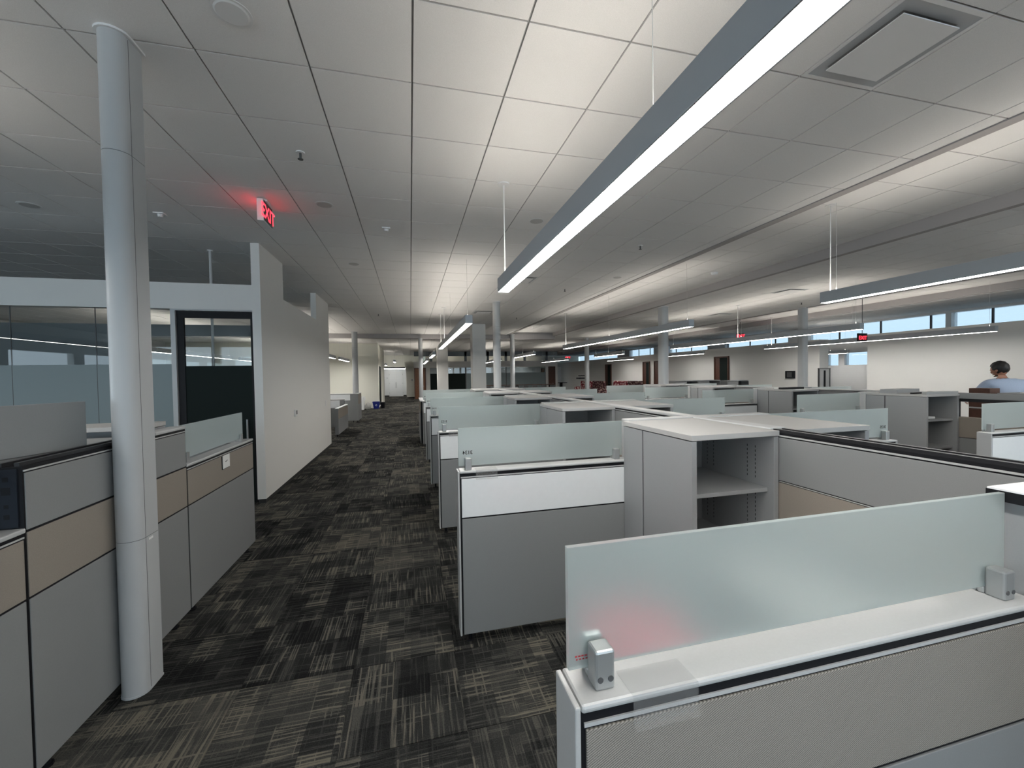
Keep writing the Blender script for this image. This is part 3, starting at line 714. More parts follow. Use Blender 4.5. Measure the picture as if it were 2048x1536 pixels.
# loose rails and trays lying on the second bank cabinet
zt = ZT-.008
def loose(name, label, x0, x1, y0, y1, z0, z1, m, group=None, rz=0):
    o = part(name, MB().box(x0, x1, y0, y1, z0, z1), m, bevel=.003); o.rotation_euler = (0, 0, rz); return tag(o, label, 'part', group)
yc = Y0+2*DY
loose('keyboard_tray', 'long grey drawer tray lying on the second bank cabinet top', 6.56, 7.1, yc-.34, yc-.14, zt, zt+.055, 'cabinet_grey', rz=.12)
loose('cover_strip', 'thin black cover strip lying across the cabinet top', 6.55, 7.12, yc-.52, yc-.48, zt, zt+.02, 'black_frame', rz=.2)
loose('metal_bracket', 'grey bracket with bright ends beside the drawer tray', 6.6, 7.1, yc-.72, yc-.66, zt, zt+.035, 'clip_silver', rz=-.1)
loose('paper_stack', 'papers on the shelf of the second bank cabinet', 6.62, 6.92, yc-.6, yc-.35, 1.086, 1.112, 'paper')
yc = Y0+3*DY
for q, (a, b, l) in enumerate([(6.58, 7.08, 'dark rails piled on the second cabinet of the far bank'), (6.62, 6.9, 'short pale strip on the same piled cabinet')]):
    loose('cover_strip', l, a, b, yc-.5+.15*q, yc-.42+.15*q, zt, zt+.035, 'black_frame' if q == 0 else 'paper', rz=.15*q)
# brown cabinet, near glass counter
t = thing('wooden_cabinet', 'dark brown wooden cabinet standing beyond the stripped partition', 'cabinet', (8.4, 4.2, 0))
box('body', 'brown_laminate', t, 8.2, 8.42, 4.08, 4.31, .06, 1.46, .004); box('plinth', 'black_frame', t, 8.22, 8.40, 4.10, 4.29, .004, .06)
box('shelf_edge', 'cap_silver', t, 8.19, 8.2, 4.09, 4.30, 1.16, 1.18); box('door', 'brown_laminate', t, 8.188, 8.2, 4.09, 4.30, .1, 1.14, .002)
t = thing('standing_desk', 'grey standing desk top in front of the man in the blue shirt', 'desk', (8.6, 3.2, 0))
box('top', 'cabinet_grey', t, 8.15, 9.0, 2.3, 3.98, 1.36, 1.40, .004)
for a in (8.25, 8.9):
    for b in (2.4, 3.85): box('leg', 'black_frame', t, a-.03, a+.03, b-.03, b+.03, .004, 1.36)
o = loose('paper_stack', 'white sheet lying on the standing desk near the man', 8.3, 8.55, 3.55, 3.85, 1.401, 1.41, 'paper', rz=.3)

# ------------------------------------------------------------------ left cubicles
PX = -1.615
def side_panel_run(ya, yb, tall, label, glass_to=None, cap='cap_silver', open_end=False):
    """partition along the aisle; skins face +x"""
    t = thing('cubicle_partition', label, 'partition', (PX-.05, (ya+yb)/2, 0))
    zt_ = ZT if tall else ZL
    box('frame', 'black_frame', t, PX-.096, PX-.004, ya, yb, .075, zt_-.02)
    for a, b in ((PX-.016, PX), (PX-.10, PX-.084)):
        box('lower_panel', 'panel_grey', t, a, b, ya+.008, yb-.008, .07, ZS-.005, .002)
        box('middle_panel', 'panel_tan', t, a, b, ya+.008, yb-.008, ZS+.005, 1.125 if tall else ZL-.050, .002)
        if tall: box('upper_panel', 'panel_grey', t, a, b, ya+.008, yb-.008, 1.136, zt_-.050, .002)
        box('panel_rail', 'cap_silver', t, b-.004, b-.0005, ya+.004, yb-.004, zt_-.044, zt_-.037)
    if cap: box('top_cap', cap, t, PX-.104, PX+.004, ya, yb, zt_-.022, zt_, .006)
    else:
        tr = MB().box(PX-.09, PX-.072, ya, yb, zt_-.02, zt_-.004).box(PX-.03, PX-.012, ya, yb, zt_-.02, zt_-.004)
        part('open_track', tr, 'black_track', t)
    foot(t, PX-.05, ya+.12); foot(t, PX-.05, yb-.12)
    if glass_to:
        g_ = box('glass_screen', 'frosted_glass', t, PX-.062, PX-.050, ya+.02, glass_to, ZL+.03, ZT, .0012)
        for yy in (ya+.09, glass_to-.07):
            part('clip', MB().box(PX-.09, PX-.064, yy-.02, yy+.02, ZL, ZL+.075).box(PX-.048, PX-.03, yy-.02, yy+.02, ZL, ZL+.075).box(PX-.064, PX-.048, yy-.02, yy+.02, ZL, ZL+.028), 'clip_silver', g_, bevel=.002)
    return t
side_panel_run(.55, 2.188, False, 'low grey and tan partition at the lower left edge of the picture')
t = side_panel_run(2.19, 3.49, True, 'tall grey and tan partition behind the foreground column, top track exposed', cap=None)
fr = MB().box(PX-.088, PX-.02, 2.184, 2.19, ZL+.005, ZT-.03)
e = part('end_frame', fr, 'steel_dark', t)
hs = MB()
for z, s in ((1.36, .010), (1.31, .016), (1.245, .008), (1.20, .010)): hs.box(PX-.058-s, PX-.058+s, 2.1835, 2.1842, z-s, z+s)
part('frame_holes', hs, 'black_frame', e)
box('end_strip', 'cap_silver', t, PX-.106, PX-.092, 2.16, 2.19, ZL, ZT-.01, .002)
box('part_cap', 'cap_silver', t, PX-.103, PX+.003, 3.12, 3.49, ZT-.022, ZT, .006)
t = side_panel_run(3.492, 4.79, False, 'low tan-banded partition with frosted glass at the aisle corner beside the white wall', glass_to=4.67)
tg = box('name_card', 'paper', t, PX+.006, PX+.010, 4.06, 4.195, .985, 1.10); box('card_clip', 'black_frame', t, PX, PX+.006, 4.055, 4.19, .98, 1.095)
part('card_mark', MB().box(PX+.010, PX+.0106, 4.105, 4.13, 1.04, 1.046).box(PX+.010, PX+.0106, 4.128, 4.15, 1.045, 1.051), 'ink', t)
# wide overhead shelf and loose panels on the left cubicle
t = thing('overhead_shelf', 'dark-edged grey shelf top behind the foreground column', 'shelf', (-2.1, 2.6, 0))
box('top', 'cabinet_grey', t, -2.35, -1.72, 1.6, 3.15, 1.385, 1.41, .004); box('back_upright', 'cabinet_grey', t, -2.35, -2.32, 1.6, 3.15, .004, 1.385); box('end_upright', 'cabinet_grey', t, -2.32, -1.72, 3.12, 3.15, .004, 1.385); box('front_lip', 'black_frame', t, -1.728, -1.718, 1.6, 3.15, 1.37, 1.412)
o = part('loose_panel', MB().box(-.014, .014, -.56, .56, 0, .25), 'panel_grey', bevel=.003)
o.location = (-1.92, 2.22, 1.412); o.rotation_euler = (0, 0, math.radians(-17)); tag(o, 'loose grey panel stood on edge on the shelf at the left edge', 'panel')
o = part('loose_panel', MB().box(-.012, .012, -.16, .16, 0, .262), 'cabinet_grey', bevel=.003)
o.location = (-1.985, 2.36, 1.412); o.rotation_euler = (0, 0, math.radians(-15)); tag(o, 'smaller darker loose panel peeking over the first one', 'panel')
cabinet(-2.75, -1.735, 3.17, 3.48, 'pale-topped cabinet partly hidden behind the foreground column', groove=False, shelf=(), zt=1.475)
# other left cubicle furniture behind (seen only over the partitions)
t = thing('cubicle_partition', 'grey cross partition behind the corner glass screen', 'partition', (-2.4, 4.85, 0))
box('frame', 'black_frame', t, -3.4, PX-.11, 4.70, 4.77, .075, ZL-.02); box('lower_panel', 'panel_grey', t, -3.4, PX-.11, 4.685, 4.70, .07, ZL-.03); box('top_cap', 'cap_silver', t, -3.4, PX-.11, 4.68, 4.79, ZL-.022, ZL); foot(t, -2.4, 4.735)

# ------------------------------------------------------------------ glazed office front
def pane(n, x0, x1, label):
    o = part('window_%d' % n, MB().box(x0+.004, x1-.004, 6.50, 6.512, 1.99, 2.735), 'clear_glass'); o['kind'] = 'structure'; o['label'] = label; o['category'] = 'window'
    box('frosted_film', 'film_frost', o, x0+.004, x1-.004, 6.50, 6.512, .10, 1.99)
    box('joint', 'dark_grey', o, x1-.004, x1+.004, 6.50, 6.512, .10, 2.735)
pane(30, -3.98, -3.13, 'glazed office pane beside the dark door')
pane(31, -4.86, -3.98, 'office pane seen left of the foreground column')
pane(32, -6.4, -4.86, 'office pane at the left edge of the picture')
pane(33, -9.0, -6.4, 'office pane beyond the left edge')
struct('trim_7', MB().box(-9.0, -3.13, 6.46, 6.55, 0, .10), 'cap_silver', 'metal sill under the office glazing', 'trim')
struct('trim_8', MB().box(-3.125, -3.07, 6.46, 6.55, 0, 2.735).box(-3.07, LW-.11, 6.46, 6.55, 2.715, 2.735), 'cap_silver', 'silver jamb and head of the dark office door', 'trim')
d = thing('door_1', 'dark glass office door with a clear upper light, left of the white wall', 'door', (-2.6, 6.52, 0)); d['kind'] = 'structure'
df = MB().box(-3.065, -2.985, 6.49, 6.53, .01, 2.71).box(-2.175, -2.14, 6.49, 6.53, .01, 2.71).box(-2.985, -2.175, 6.49, 6.53, 2.62, 2.71)
part('stile', df, 'black_frame', d); box('glazing', 'clear_glass', d, -2.985, -2.175, 6.505, 6.515, 1.96, 2.62); box('dark_film', 'film_dark', d, -2.985, -2.175, 6.50, 6.52, .01, 1.96)
part('handle', MB().rod((-2.24, 6.46, .9), (-2.24, 6.46, 1.2), .012, 10), 'clip_silver', d)
# fittings on the white wall
t = thing('thermostat', 'white thermostat with dark display on the white wall', 'thermostat', (LW+.01, 8.05, 1.08))
box('case', 'white_metal', t, LW, LW+.022, 7.98, 8.12, 1.085, 1.205, .004); box('display', 'dark_grey', t, LW+.022, LW+.024, 8.045, 8.11, 1.12, 1.19)
t = thing('light_switch', 'white switch plate near the far end of the white wall', 'switch', (LW+.005, 10.76, 1.1))
box('plate', 'white_metal', t, LW, LW+.008, 10.72, 10.80, 1.09, 1.22, .002); box('rocker', 'white_laminate', t, LW+.008, LW+.012, 10.745, 10.775, 1.12, 1.19)

# ------------------------------------------------------------------ far left cubicles and corridor
def run_y(x, ya, yb, zt_, label, legs):
    t = thing('cubicle_partition', label, 'partition', (x, (ya+yb)/2, 0))
    box('frame', 'black_frame', t, x-.08, x-.01, ya, yb, .075, zt_-.02)
    ym = (ya+yb)/2
    for a, b in ((ya, ym), (ym, yb)):
        box('lower_panel', 'panel_grey', t, x-.015, x, a+.004, b-.004, .07, zt_*.62); box('upper_panel', 'panel_tan', t, x-.015, x, a+.004, b-.004, zt_*.62+.006, zt_-.03)
    box('end_panel', 'panel_grey', t, x-.10, x, ya-.012, ya, .07, zt_-.03); box('top_cap', 'cap_silver', t, x-.10, x+.003, ya-.012, yb, zt_-.022, zt_)
    for y in legs: foot(t, x-.05, y)
run_y(-2.10, 13.0, 14.9, .85, 'low partition just beyond the white wall with black feet', (13.05, 13.9, 14.7))
run_y(-2.0, 16.95, 18.0, 1.13, 'taller partition beside the far left column', (17., 17.8))
t = thing('cubicle_partition', 'cross partition with pale upper panel running left from the far left column', 'partition', (-3.4, 17.0, 0))
box('frame', 'black_frame', t, -5.2, -2.1, 17.0, 17.07, .075, 1.11); box('lower_panel', 'panel_grey', t, -5.2, -2.17, 16.985, 17., .07, .86); box('upper_panel', 'panel_white', t, -5.2, -2.3, 16.985, 17., .866, 1.10); box('end_panel', 'panel_grey', t, -2.3, -2.1, 16.98, 17., .07, 1.10); box('top_cap', 'cap_silver', t, -5.2, -2.1, 16.98, 17.09, 1.11, 1.14); foot(t, -2.2, 17.04); foot(t, -5., 17.04)
t = thing('cubicle_partition', 'grey cubicle back panel with white board left of the low far partition', 'partition', (-3.2, 14.95, 0))
box('frame', 'black_frame', t, -4.6, -2.22, 14.95, 15.02, .075, 1.0); box('lower_panel', 'panel_grey', t, -4.6, -2.22, 14.935, 14.95, .07, .72); box('upper_panel', 'panel_white', t, -4.6, -2.36, 14.935, 14.95, .726, .99); box('end_panel', 'panel_grey', t, -2.36, -2.22, 14.93, 14.95, .07, 1.0); box('top_cap', 'cap_silver', t, -4.6, -2.2, 14.93, 15.04, 1.0, 1.03); foot(t, -2.4, 15.); foot(t, -4.4, 15.)
t = thing('recycling_bin', 'blue recycling bin at the corner of the cream wall', 'bin', (-1.88, 23.9, 0))
bn = MB(); bn.v = [(-2.0, 23.75, .004), (-1.74, 23.75, .004), (-1.74, 24.05, .004), (-2.0, 24.05, .004), (-2.06, 23.7, .38), (-1.69, 23.7, .38), (-1.69, 24.1, .38), (-2.06, 24.1, .38)]; bn.f = BOXF[:1]+BOXF[2:]
o = part('bucket', bn, 'blue_plastic', t); o.modifiers.new('wall', 'SOLIDIFY').thickness = .01
lg = MB()
for q in range(3):
    a = 2*math.pi*q/3+.4; lg.rod((-1.87+.05*math.cos(a), 23.715, .2+.05*math.sin(a)), (-1.87+.05*math.cos(a+1.5), 23.715, .2+.05*math.sin(a+1.5)), .012, 6)
part('recycling_mark', lg, 'panel_white', t)
rim = MB().box(-2.07, -1.68, 23.69, 23.71, .36, .39).box(-2.07, -1.68, 24.09, 24.11, .36, .39).box(-2.07, -2.05, 23.71, 24.09, .36, .39).box(-1.70, -1.68, 23.71, 24.09, .36, .39); part('rim', rim, 'blue_plastic', t)
t = thing('waste_bin', 'black waste bin right behind the blue recycling bin', 'bin', (-1.6, 24.15, 0))
part('bucket', MB().cyl(-1.54, 24.12, .004, .34, .10, 14, .12), 'black_frame', t); part('rim', MB().cyl(-1.54, 24.12, .33, .35, .125, 14), 'dark_grey', t)
# bag: lumpy sack
bm = bmesh.new(); bmesh.ops.create_icosphere(bm, subdivisions=3, radius=1)
for v in bm.verts:
    n = math.sin(v.co.x*7+v.co.z*5)*.06+math.sin(v.co.y*9)*.05
    v.co *= 1+n; v.co = Vector((v.co.x*.16, v.co.y*.18, max(v.co.z, -.75)*.2+.155))
me = bpy.data.meshes.new('rubbish_bag'); bm.to_mesh(me); bm.free()
tag(link('rubbish_bag', me, 'bag_plastic', smooth=True, at=(-2.27, 23.45, 0)), 'crumpled pale plastic bag between the white box and blue bin', 'bag')
t = thing('cardboard_box', 'white carton standing by the cream wall', 'box', (-2.56, 23.5, 0))
box('carton', 'panel_white', t, -2.68, -2.46, 23.2, 23.8, .004, .70, .004); part('flap', MB().prism([(-2.46, .70), (-2.40, .52), (-2.41, .51), (-2.47, .69)], 23.25, 23.75, 'y'), 'panel_white', t)
# corridor end doors
for k, (a, b) in enumerate([(-1.84, -1.245), (-1.245, -.64)]):
    d = thing('door_%d' % (2+k), ['left', 'right'][k]+' leaf of the white double door at the corridor end', 'door', ((a+b)/2, YF-.03, 0)); d['kind'] = 'structure'
    box('leaf', 'panel_white', d, a+.006, b-.006, YF-.05, YF-.01, .01, 2.42, .004)
    hx = -1.245+(-.05 if k == 0 else .05)
    part('pull_handle', MB().rod((hx, YF-.09, .75), (hx, YF-.09, 1.25), .014, 8).rod((hx, YF-.09, .8), (hx, YF-.05, .8), .008, 6).rod((hx, YF-.09, 1.2), (hx, YF-.05, 1.2), .008, 6), 'fixture_body', d)
    hxx = a+.02 if k == 0 else b-.02
    for z in (.25, 1.1, 1.9): box('hinge', 'fixture_body', d, hxx-.012, hxx+.012, YF-.056, YF-.05, z, z+.12)
struct('trim_9', MB().box(-2.5, -1.84, YF-.03, YF, 0.1, 2.42).box(-.64, -.36, YF-.03, YF, .1, 2.42), 'panel_white', 'white side panels of the far double door', 'trim')
struct('baseboard_far', MB().box(-2.5, -1.85, YF-.035, YF-.005, 0, .1).box(-.63, -.36, YF-.035, YF-.005, 0, .1), 'baseboard', 'black base beside the far double door', 'baseboard')
tag(box('door_plate', 'fixture_body', None, -2.05, -1.95, YF-.034, YF-.03, 1.62, 1.68), 'small grey sign plate left of the far double door', 'sign')
tag(box('door_plate', 'fixture_body', None, .08, .19, 34.29, 34.3, 1.4, 1.55), 'small grey sign plate on the cream wall stub', 'sign')
# wooden doors
def wood_door(n, label, x0, x1, y0, y1, h, m='wood', glaz=False):
    d = thing('door_%d' % n, label, 'door', ((x0+x1)/2, (y0+y1)/2, 0)); d['kind'] = 'structure'
    dx, dy = x1-x0, y1-y0
    if dx > dy:
        fr = MB().box(x0, x0+.06, y0-.03, y1, 0, h).box(x1-.06, x1, y0-.03, y1, 0, h).box(x0+.06, x1-.06, y0-.03, y1, h-.06, h); part('frame', fr, 'dark_wood', d)
        box('leaf', m, d, x0+.06, x1-.06, y0, y1, .01, h-.06); part('lever', MB().rod((x1-.16, y0-.05, 1.0), (x1-.28, y0-.05, 1.0), .012, 8), 'clip_silver', d)
    else:
        fr = MB().box(x0-.03, x1, y0, y0+.06, 0, h).box(x0-.03, x1, y1-.06, y1, 0, h).box(x0-.03, x1, y0+.06, y1-.06, h-.06, h); part('frame', fr, 'dark_wood', d)
        if glaz:
            box('stile', m, d, x0, x1, y1-.36, y1-.06, .01, h-.06); box('vision_glass', 'film_dark', d, x0+.005, x1, y0+.06, y1-.36, .01, h-.06)
        else: box('leaf', m, d, x0, x1, y0+.06, y1-.06, .01, h-.06)
        part('lever', MB().rod((x0-.05, y0+.2, 1.0), (x0-.05, y0+.32, 1.0), .012, 8), 'clip_silver', d)
wood_door(4, 'orange wooden door behind the slim column at the aisle end', .29, 1.18, FY-.05, FY-.005, 2.42)
wood_door(5, 'dark wooden door at the right end of the far glazed office front', 11.22, 11.82, FY-.05, FY-.005, 2.42, 'dark_wood')
wood_door(6, 'dark wooden door with glass in the right wall, nearest of its doors', RX-.04, RX-.004, 16.33, 17.28, 2.50, 'dark_wood', True)
wood_door(7, 'wooden door with a glass leaf left of the big square column', RX-.04, RX-.004, 22.92, 23.71, 2.48, 'dark_wood', True)
wood_door(8, 'second wooden door half hidden by the big square column', RX-.04, RX-.004, 21.91, 22.44, 2.48, 'dark_wood')
wood_door(9, 'wooden door between the two groups of red patterned seats', RX-.04, RX-.004, 28.03, 28.97, 2.45, 'dark_wood', True)
wood_door(10, 'wooden door edge beside the far cream wall', 13.2, 13.6, 40.4, 40.48, 2.4, 'wood')

# ------------------------------------------------------------------ far furniture
def lounge(x0, x1, y0, y1, h, m, label):
    t = thing('lounge_seat', label, 'seat', ((x0+x1)/2, (y0+y1)/2, 0), 'patterned high-backed lounge seats')
    box('back', m, t, x1-.16, x1, y0, y1, .12, h, .04); box('arm', m, t, x0, x1-.16, y0, y0+.14, .12, .75, .03); box('arm', m, t, x0, x1-.16, y1-.14, y1, .12, .75, .03)
    box('seat', m, t, x0, x1-.16, y0+.14, y1-.14, .2, .45, .04)
    for a in (x0+.06, x1-.06):
        for b in (y0+.06, y1-.06): part('leg', MB().cyl(a, b, .004, .2, .02, 8), 'black_frame', t)
lounge(12.6, 13.3, 23.0, 24.8, 1.26, 'patterned_red', 'bright red patterned lounge seat between two wooden doors')
lounge(12.6, 13.3, 21.4, 22.95, 1.28, 'patterned_dark', 'dark red patterned lounge seat right of the bright one')
lounge(12.6, 13.3, 26.1, 28.0, 1.22, 'patterned_dark', 'dark patterned lounge seat right of the slim far column')
lounge(12.6, 13.3, 28.1, 30.2, 1.20, 'patterned_red', 'red patterned lounge seat left of the slim far column')
t = thing('coffee_table', 'small dark high table standing near the far cream wall', 'table', (12.6, 33.2, 0))
box('top', 'black_frame', t, 12.2, 13.1, 32.9, 33.5, 1.0, 1.05); box('post', 'black_frame', t, 12.55, 12.75, 33.1, 33.3, .03, 1.0); box('base', 'black_frame', t, 12.4, 12.9, 32.95, 33.45, .004, .03)
t = thing('flip_chart', 'dark equipment stand with black shelf beside the red seats', 'stand', (11.6, 26., 0))
box('shelf', 'black_frame', t, 11.1, 11.9, 25.8, 26.2, 1.42, 1.5); box('tray', 'black_frame', t, 11.25, 11.9, 25.8, 26.2, 1.60, 1.66)
for a in (11.3, 11.8): box('post', 'clip_silver', t, a-.02, a+.02, 25.98, 26.02, .03, 1.6); 
box('base', 'black_frame', t, 11.2, 11.9, 25.8, 26.2, .004, .03)
def bookcase(x0, x1, y, zt_, cols, label):
    t = thing('bookcase', label, 'bookcase', ((x0+x1)/2, y, 0), 'low dark bookcases near the right wall'); d = .4; w = (x1-x0)/cols
    box('top', 'cabinet_grey', t, x0, x1, y, y+d, zt_-.03, zt_); box('back', 'dark_grey', t, x0, x1, y+d-.02, y+d, .03, zt_-.03); box('base', 'dark_grey', t, x0, x1, y, y+d-.02, .004, .05)
    for q in range(cols+1): box('upright', 'panel_grey', t, x0+w*q-(.0 if q == 0 else .012), x0+w*q+(.024 if q == 0 else .012), y, y+d-.02, .05, zt_-.03)
    box('shelf', 'panel_grey', t, x0+.03, x1-.03, y+.02, y+d-.02, 1.02, 1.05)
    for q in range(0, cols, 2): box('door', 'panel_grey', t, x0+w*q+.02, x0+w*(q+1)-.02, y-.006, y+.012, .08, zt_-.05)
bookcase(10.1, 12.2, 14.0, 1.43, 4, 'long low bookcase left of the near wooden door in the right wall'); bookcase(12.45, 13.5, 13.9, 1.40, 2, 'short bookcase in front of the near wooden door')
t = thing('equipment_cart', 'upright wire frame standing by the gap in the right wall', 'frame', (13.3, 10.6, 0))
for a in (13.05, 13.5): box('upright', 'dark_grey', t, a-.015, a+.015, 10.55, 10.6, .004, 1.83)
box('mesh_panel', 'panel_grey', t, 13.07, 13.48, 10.57, 10.58, 1.2, 1.8); box('rail', 'dark_grey', t, 13.03, 13.52, 10.55, 10.6, 1.80, 1.83); box('hook', 'black_frame', t, 13.25, 13.3, 10.54, 10.57, 1.2, 1.75)
t = thing('wall_phone', 'small black device on the white wall left of the round column', 'device', (RX-.03, 13.1, 1.4))
box('case', 'black_frame', t, RX-.07, RX-.004, 12.9, 13.3, 1.45, 1.75, .01); box('cradle', 'dark_grey', t, RX-.09, RX-.07, 13.0, 13.2, 1.5, 1.7)
# row of meeting chairs by the far glass
def chair(x, y, label):
    t = thing('meeting_chair', label, 'chair', (x, y, 0), 'row of small chairs by the far glass')
    box('seat', 'patterned_dark', t, x-.22, x+.22, y-.22, y+.22, .42, .48, .02); box('backrest', 'dark_grey', t, x-.2, x+.2, y-.24, y-.21, .62, .96, .01)
    for a in (-.19, .19):
        for b in (-.2, .19): box('leg', 'white_metal', t, x+a-.012, x+a+.012, y+b-.012, y+b+.012, .004, .95 if b < 0 else .42)
for q in range(8): chair(5.5+.72*q, 29.6, '%s white-legged chair from the left in the row by the far glass' % (ords+['eighth'])[q].replace('nearest', 'first'))
t = thing('meeting_table', 'long dark table behind the row of far chairs', 'table', (8, 30.5, 0))
box('top', 'dark_wood', t, 5.2, 10.9, 30.1, 30.9, .96, 1.0)
for a in (5.4, 8., 10.7): box('leg', 'black_frame', t, a-.05, a+.05, 30.4, 30.6, .004, .96)
struct('wall_board', MB().box(14.3, 16.9, 38.6, 38.7, 0, 2.5), 'panel_white', 'large white partition board at the far end', 'wall')

# ------------------------------------------------------------------ the man
def skin_mesh(verts, edges, radii, root=0, sub=2):
    me = bpy.data.meshes.new('figure'); me.from_pydata(verts, edges, []); o = bpy.data.objects.new('figure', me); COL.objects.link(o)
    sk = o.modifiers.new('skin', 'SKIN'); sk.branch_smoothing = .6; sk.use_smooth_shade = True
    d = me.skin_vertices[0].data
    for i, r in enumerate(radii): d[i].radius = r if isinstance(r, tuple) else (r, r)
    d[root].use_root = True
    ss = o.modifiers.new('sub', 'SUBSURF'); ss.levels = sub; ss.render_levels = sub
    dg = bpy.context.evaluated_depsgraph_get(); out = bpy.data.meshes.new_from_object(o.evaluated_get(dg))
    bpy.data.objects.remove(o); bpy.data.meshes.remove(me); return out
PM = Vector((8.96, 4.24, 0)); PROT = Matrix.Rotation(math.radians(-40), 4, 'Z')      # local: x right, y forward (away from camera)
man = thing('person', 'man in a light blue shirt standing with his back turned behind the desk', 'person', PM)
def joint_set():
    J = {}
    J['pelvis'] = (0, -.06, .96); J['waist'] = (0, -.04, 1.13); J['chest'] = (0, .03, 1.36); J['upper'] = (0, .09, 1.50); J['neck'] = (0, .155, 1.585); J['jaw'] = (-.01, .19, 1.65)
    for s, n in ((-1, 'l'), (1, 'r')):
        J['sh'+n] = (s*.20, .09, 1.515); J['el'+n] = (s*.31, .20, 1.26); J['wr'+n] = (s*.24, .43, 1.21); J['pa'+n] = (s*.22, .51, 1.19)
        J['hip'+n] = (s*.10, -.05, .90); J['kn'+n] = (s*.115, .0, .49); J['an'+n] = (s*.12, -.03, .09); J['to'+n] = (s*.14, .15, .035)
    return J
J = joint_set(); keys = list(J); idx = {k: i for i, k in enumerate(keys)}
E_ = [('pelvis', 'waist'), ('waist', 'chest'), ('chest', 'upper'), ('upper', 'neck'), ('neck', 'jaw')]
for n in 'lr': E_ += [('upper', 'sh'+n), ('sh'+n, 'el'+n), ('el'+n, 'wr'+n), ('wr'+n, 'pa'+n), ('pelvis', 'hip'+n), ('hip'+n, 'kn'+n), ('kn'+n, 'an'+n), ('an'+n, 'to'+n)]
RAD = {'pelvis': (.15, .12), 'waist': (.145, .105), 'chest': (.18, .12), 'upper': (.15, .10), 'neck': .058, 'jaw': .062, 'sh': .080, 'el': .045, 'wr': .030, 'pa': (.042, .022), 'hip': .10, 'kn': .062, 'an': .043, 'to': .035}
body = skin_mesh([J[k] for k in keys], [(idx[a], idx[b]) for a, b in E_], [RAD[k] if k in RAD else RAD[k[:2]] if k[:2] in RAD else RAD[k[:3]] for k in keys])
clothed = body.copy()
HD = Matrix.Translation((-.01, .225, 1.735)) @ Matrix.Rotation(math.radians(32), 4, 'Z') @ Matrix.Rotation(math.radians(-16), 4, 'X')
def ball(sx, sy, sz, c, sub=3, f=None):
    b = bmesh.new(); bmesh.ops.create_icosphere(b, subdivisions=sub, radius=1)
    for v in b.verts:
        q = Vector((v.co.x*sx, v.co.y*sy, v.co.z*sz))
        if f: q = f(q)
        v.co = q+Vector(c)
    return b
def merge(base, bms, Mx):
    b = bmesh.new(); b.from_mesh(base)
    for x in bms:
        t_ = bpy.data.meshes.new('tmp'); x.to_mesh(t_); x.free(); t_.transform(Mx); b.from_mesh(t_); bpy.data.meshes.remove(t_)
    b.to_mesh(base); b.free()
def skull(q):
    if q.z < 0: q.x *= 1+.25*q.z/.12; q.y *= 1+.10*q.z/.12
    return q
face = [ball(.078, .098, .118, (0, 0, 0), 3, skull), ball(.012, .022, .026, (0, .098, -.02), 2), ball(.03, .012, .007, (0, .088, -.062), 2)]
for s in (-1, 1): face += [ball(.010, .022, .034, (s*.079, -.01, -.012), 2), ball(.013, .008, .008, (s*.032, .088, .012), 2)]
merge(body, face, HD)
fing = []
for s, n in ((-1, 'l'), (1, 'r')):
    p = Vector(J['pa'+n])
    for q in range(4):
        fx = (q-1.5)*.019; L_ = (.062, .074, .07, .055)[q]
        fb = ball(.0085, L_*.6, .009, (p.x+fx, p.y+.03+L_*.5, p.z-.012-.02*(q % 2)), 2); fing.append(fb)
    fing.append(ball(.011, .034, .011, (p.x-s*.045, p.y+.0, p.z-.005), 2))
merge(body, fing, Matrix.Identity(4))
def place(me): me.transform(PROT); return me
bo = link('body', place(body), 'skin', man, smooth=True, at=PM)
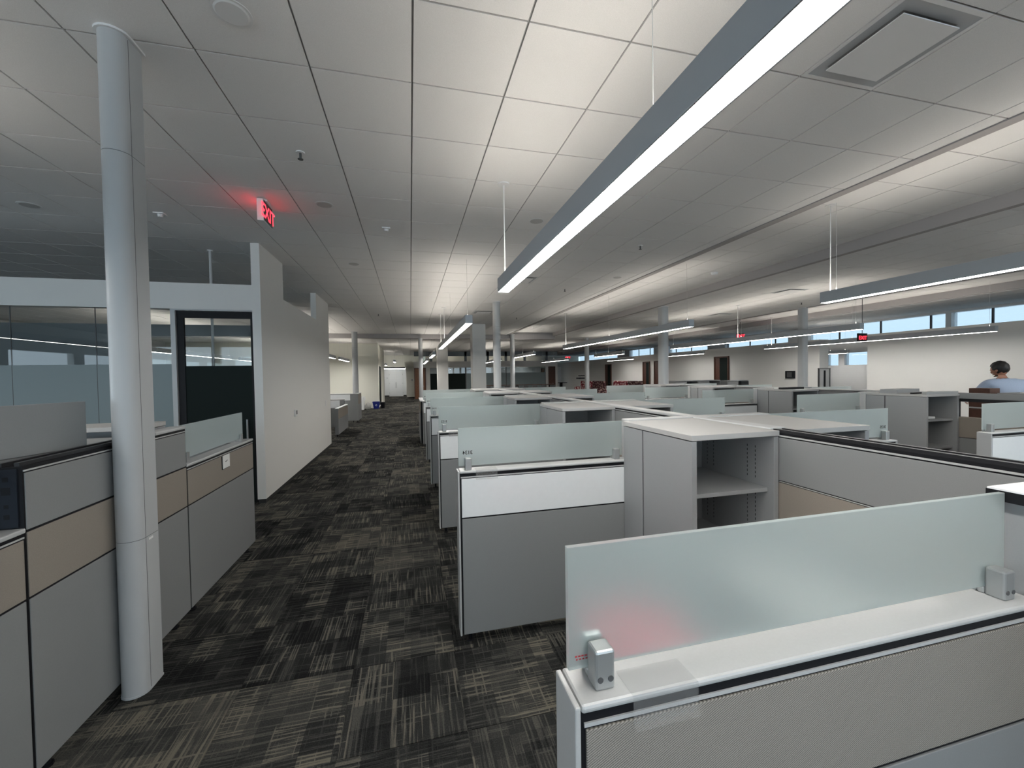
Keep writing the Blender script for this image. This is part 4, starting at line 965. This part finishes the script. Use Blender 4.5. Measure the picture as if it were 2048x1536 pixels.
# hair cap
hm = bpy.data.meshes.new('hair')
def hairf(q):
    w = 1+.05*math.sin(q.x*90)*math.sin(q.z*70+q.y*50)
    return q*w
hb = ball(.089, .108, .112, (0, -.014, .022), 4, hairf)
dl = [v for v in hb.verts if (v.co.y > .045 and v.co.z < .055) or v.co.z < -.08 or (v.co.z < -.01 and v.co.y > .012)]
bmesh.ops.delete(hb, geom=dl, context='VERTS'); hb.to_mesh(hm); hb.free(); hm.transform(HD)
link('hair', place(hm), 'hair', man, smooth=True, at=PM).modifiers.new('thick', 'SOLIDIFY').thickness = .012
# clothes: offset copies of the body surface, ending at collar, sleeve hem, belt and trouser hem
def garment(name, m, keep, off):
    b = bmesh.new(); b.from_mesh(clothed); b.normal_update()
    nm = {v.index: v.normal.copy() for v in b.verts}
    bmesh.ops.delete(b, geom=[v for v in b.verts if not keep(v.co)], context='VERTS')
    for v in b.verts: v.co += v.normal*off
    me = bpy.data.meshes.new(name); b.to_mesh(me); b.free()
    o = link(name, place(me), m, man, smooth=True, at=PM); sd = o.modifiers.new('thick', 'SOLIDIFY'); sd.thickness = .006; sd.offset = -1
    return o
def arm_t(c):
    best = 0
    for n in 'lr':
        p, q = Vector(J['sh'+n]), Vector(J['el'+n]); d = q-p; t = (c-p).dot(d)/d.length_squared
        if (c-(p+d*t)).length < .11 and abs(c.x) > .2: best = max(best, t)
        p, q = Vector(J['el'+n]), Vector(J['pa'+n])
        if c.y > .24 and c.z < 1.34: best = 2
    return best
garment('shirt', 'shirt', lambda c: .93 < c.z and arm_t(c) < .92 and (c.z-1.5) + (c.y-.09)*.35 < .085, .012)
garment('trousers', 'trousers', lambda c: .10 < c.z < 1.02 and c.y < .24, .014)
for s in (-1, 1):
    b_ = ball(.05, .14, .05, (s*.135, .06, .05), 3, lambda q: Vector((q.x, q.y, max(q.z, -.046)))); m_ = bpy.data.meshes.new('shoe'); b_.to_mesh(m_); b_.free()
    link('shoe', place(m_), 'shoe', man, smooth=True, at=PM)
t = thing('support_pole', 'thin white pole rising behind the office header to the ceiling', 'pole', (-2.83, 6.95, 0))
part('tube', MB().cyl(-2.83, 6.95, .01, ZC-.01, .018, 12), 'white_metal', t, smooth=True); part('flange', MB().cyl(-2.83, 6.95, ZC-.01, ZC, .04, 12).cyl(-2.83, 6.95, .0, .01, .04, 12), 'white_metal', t)
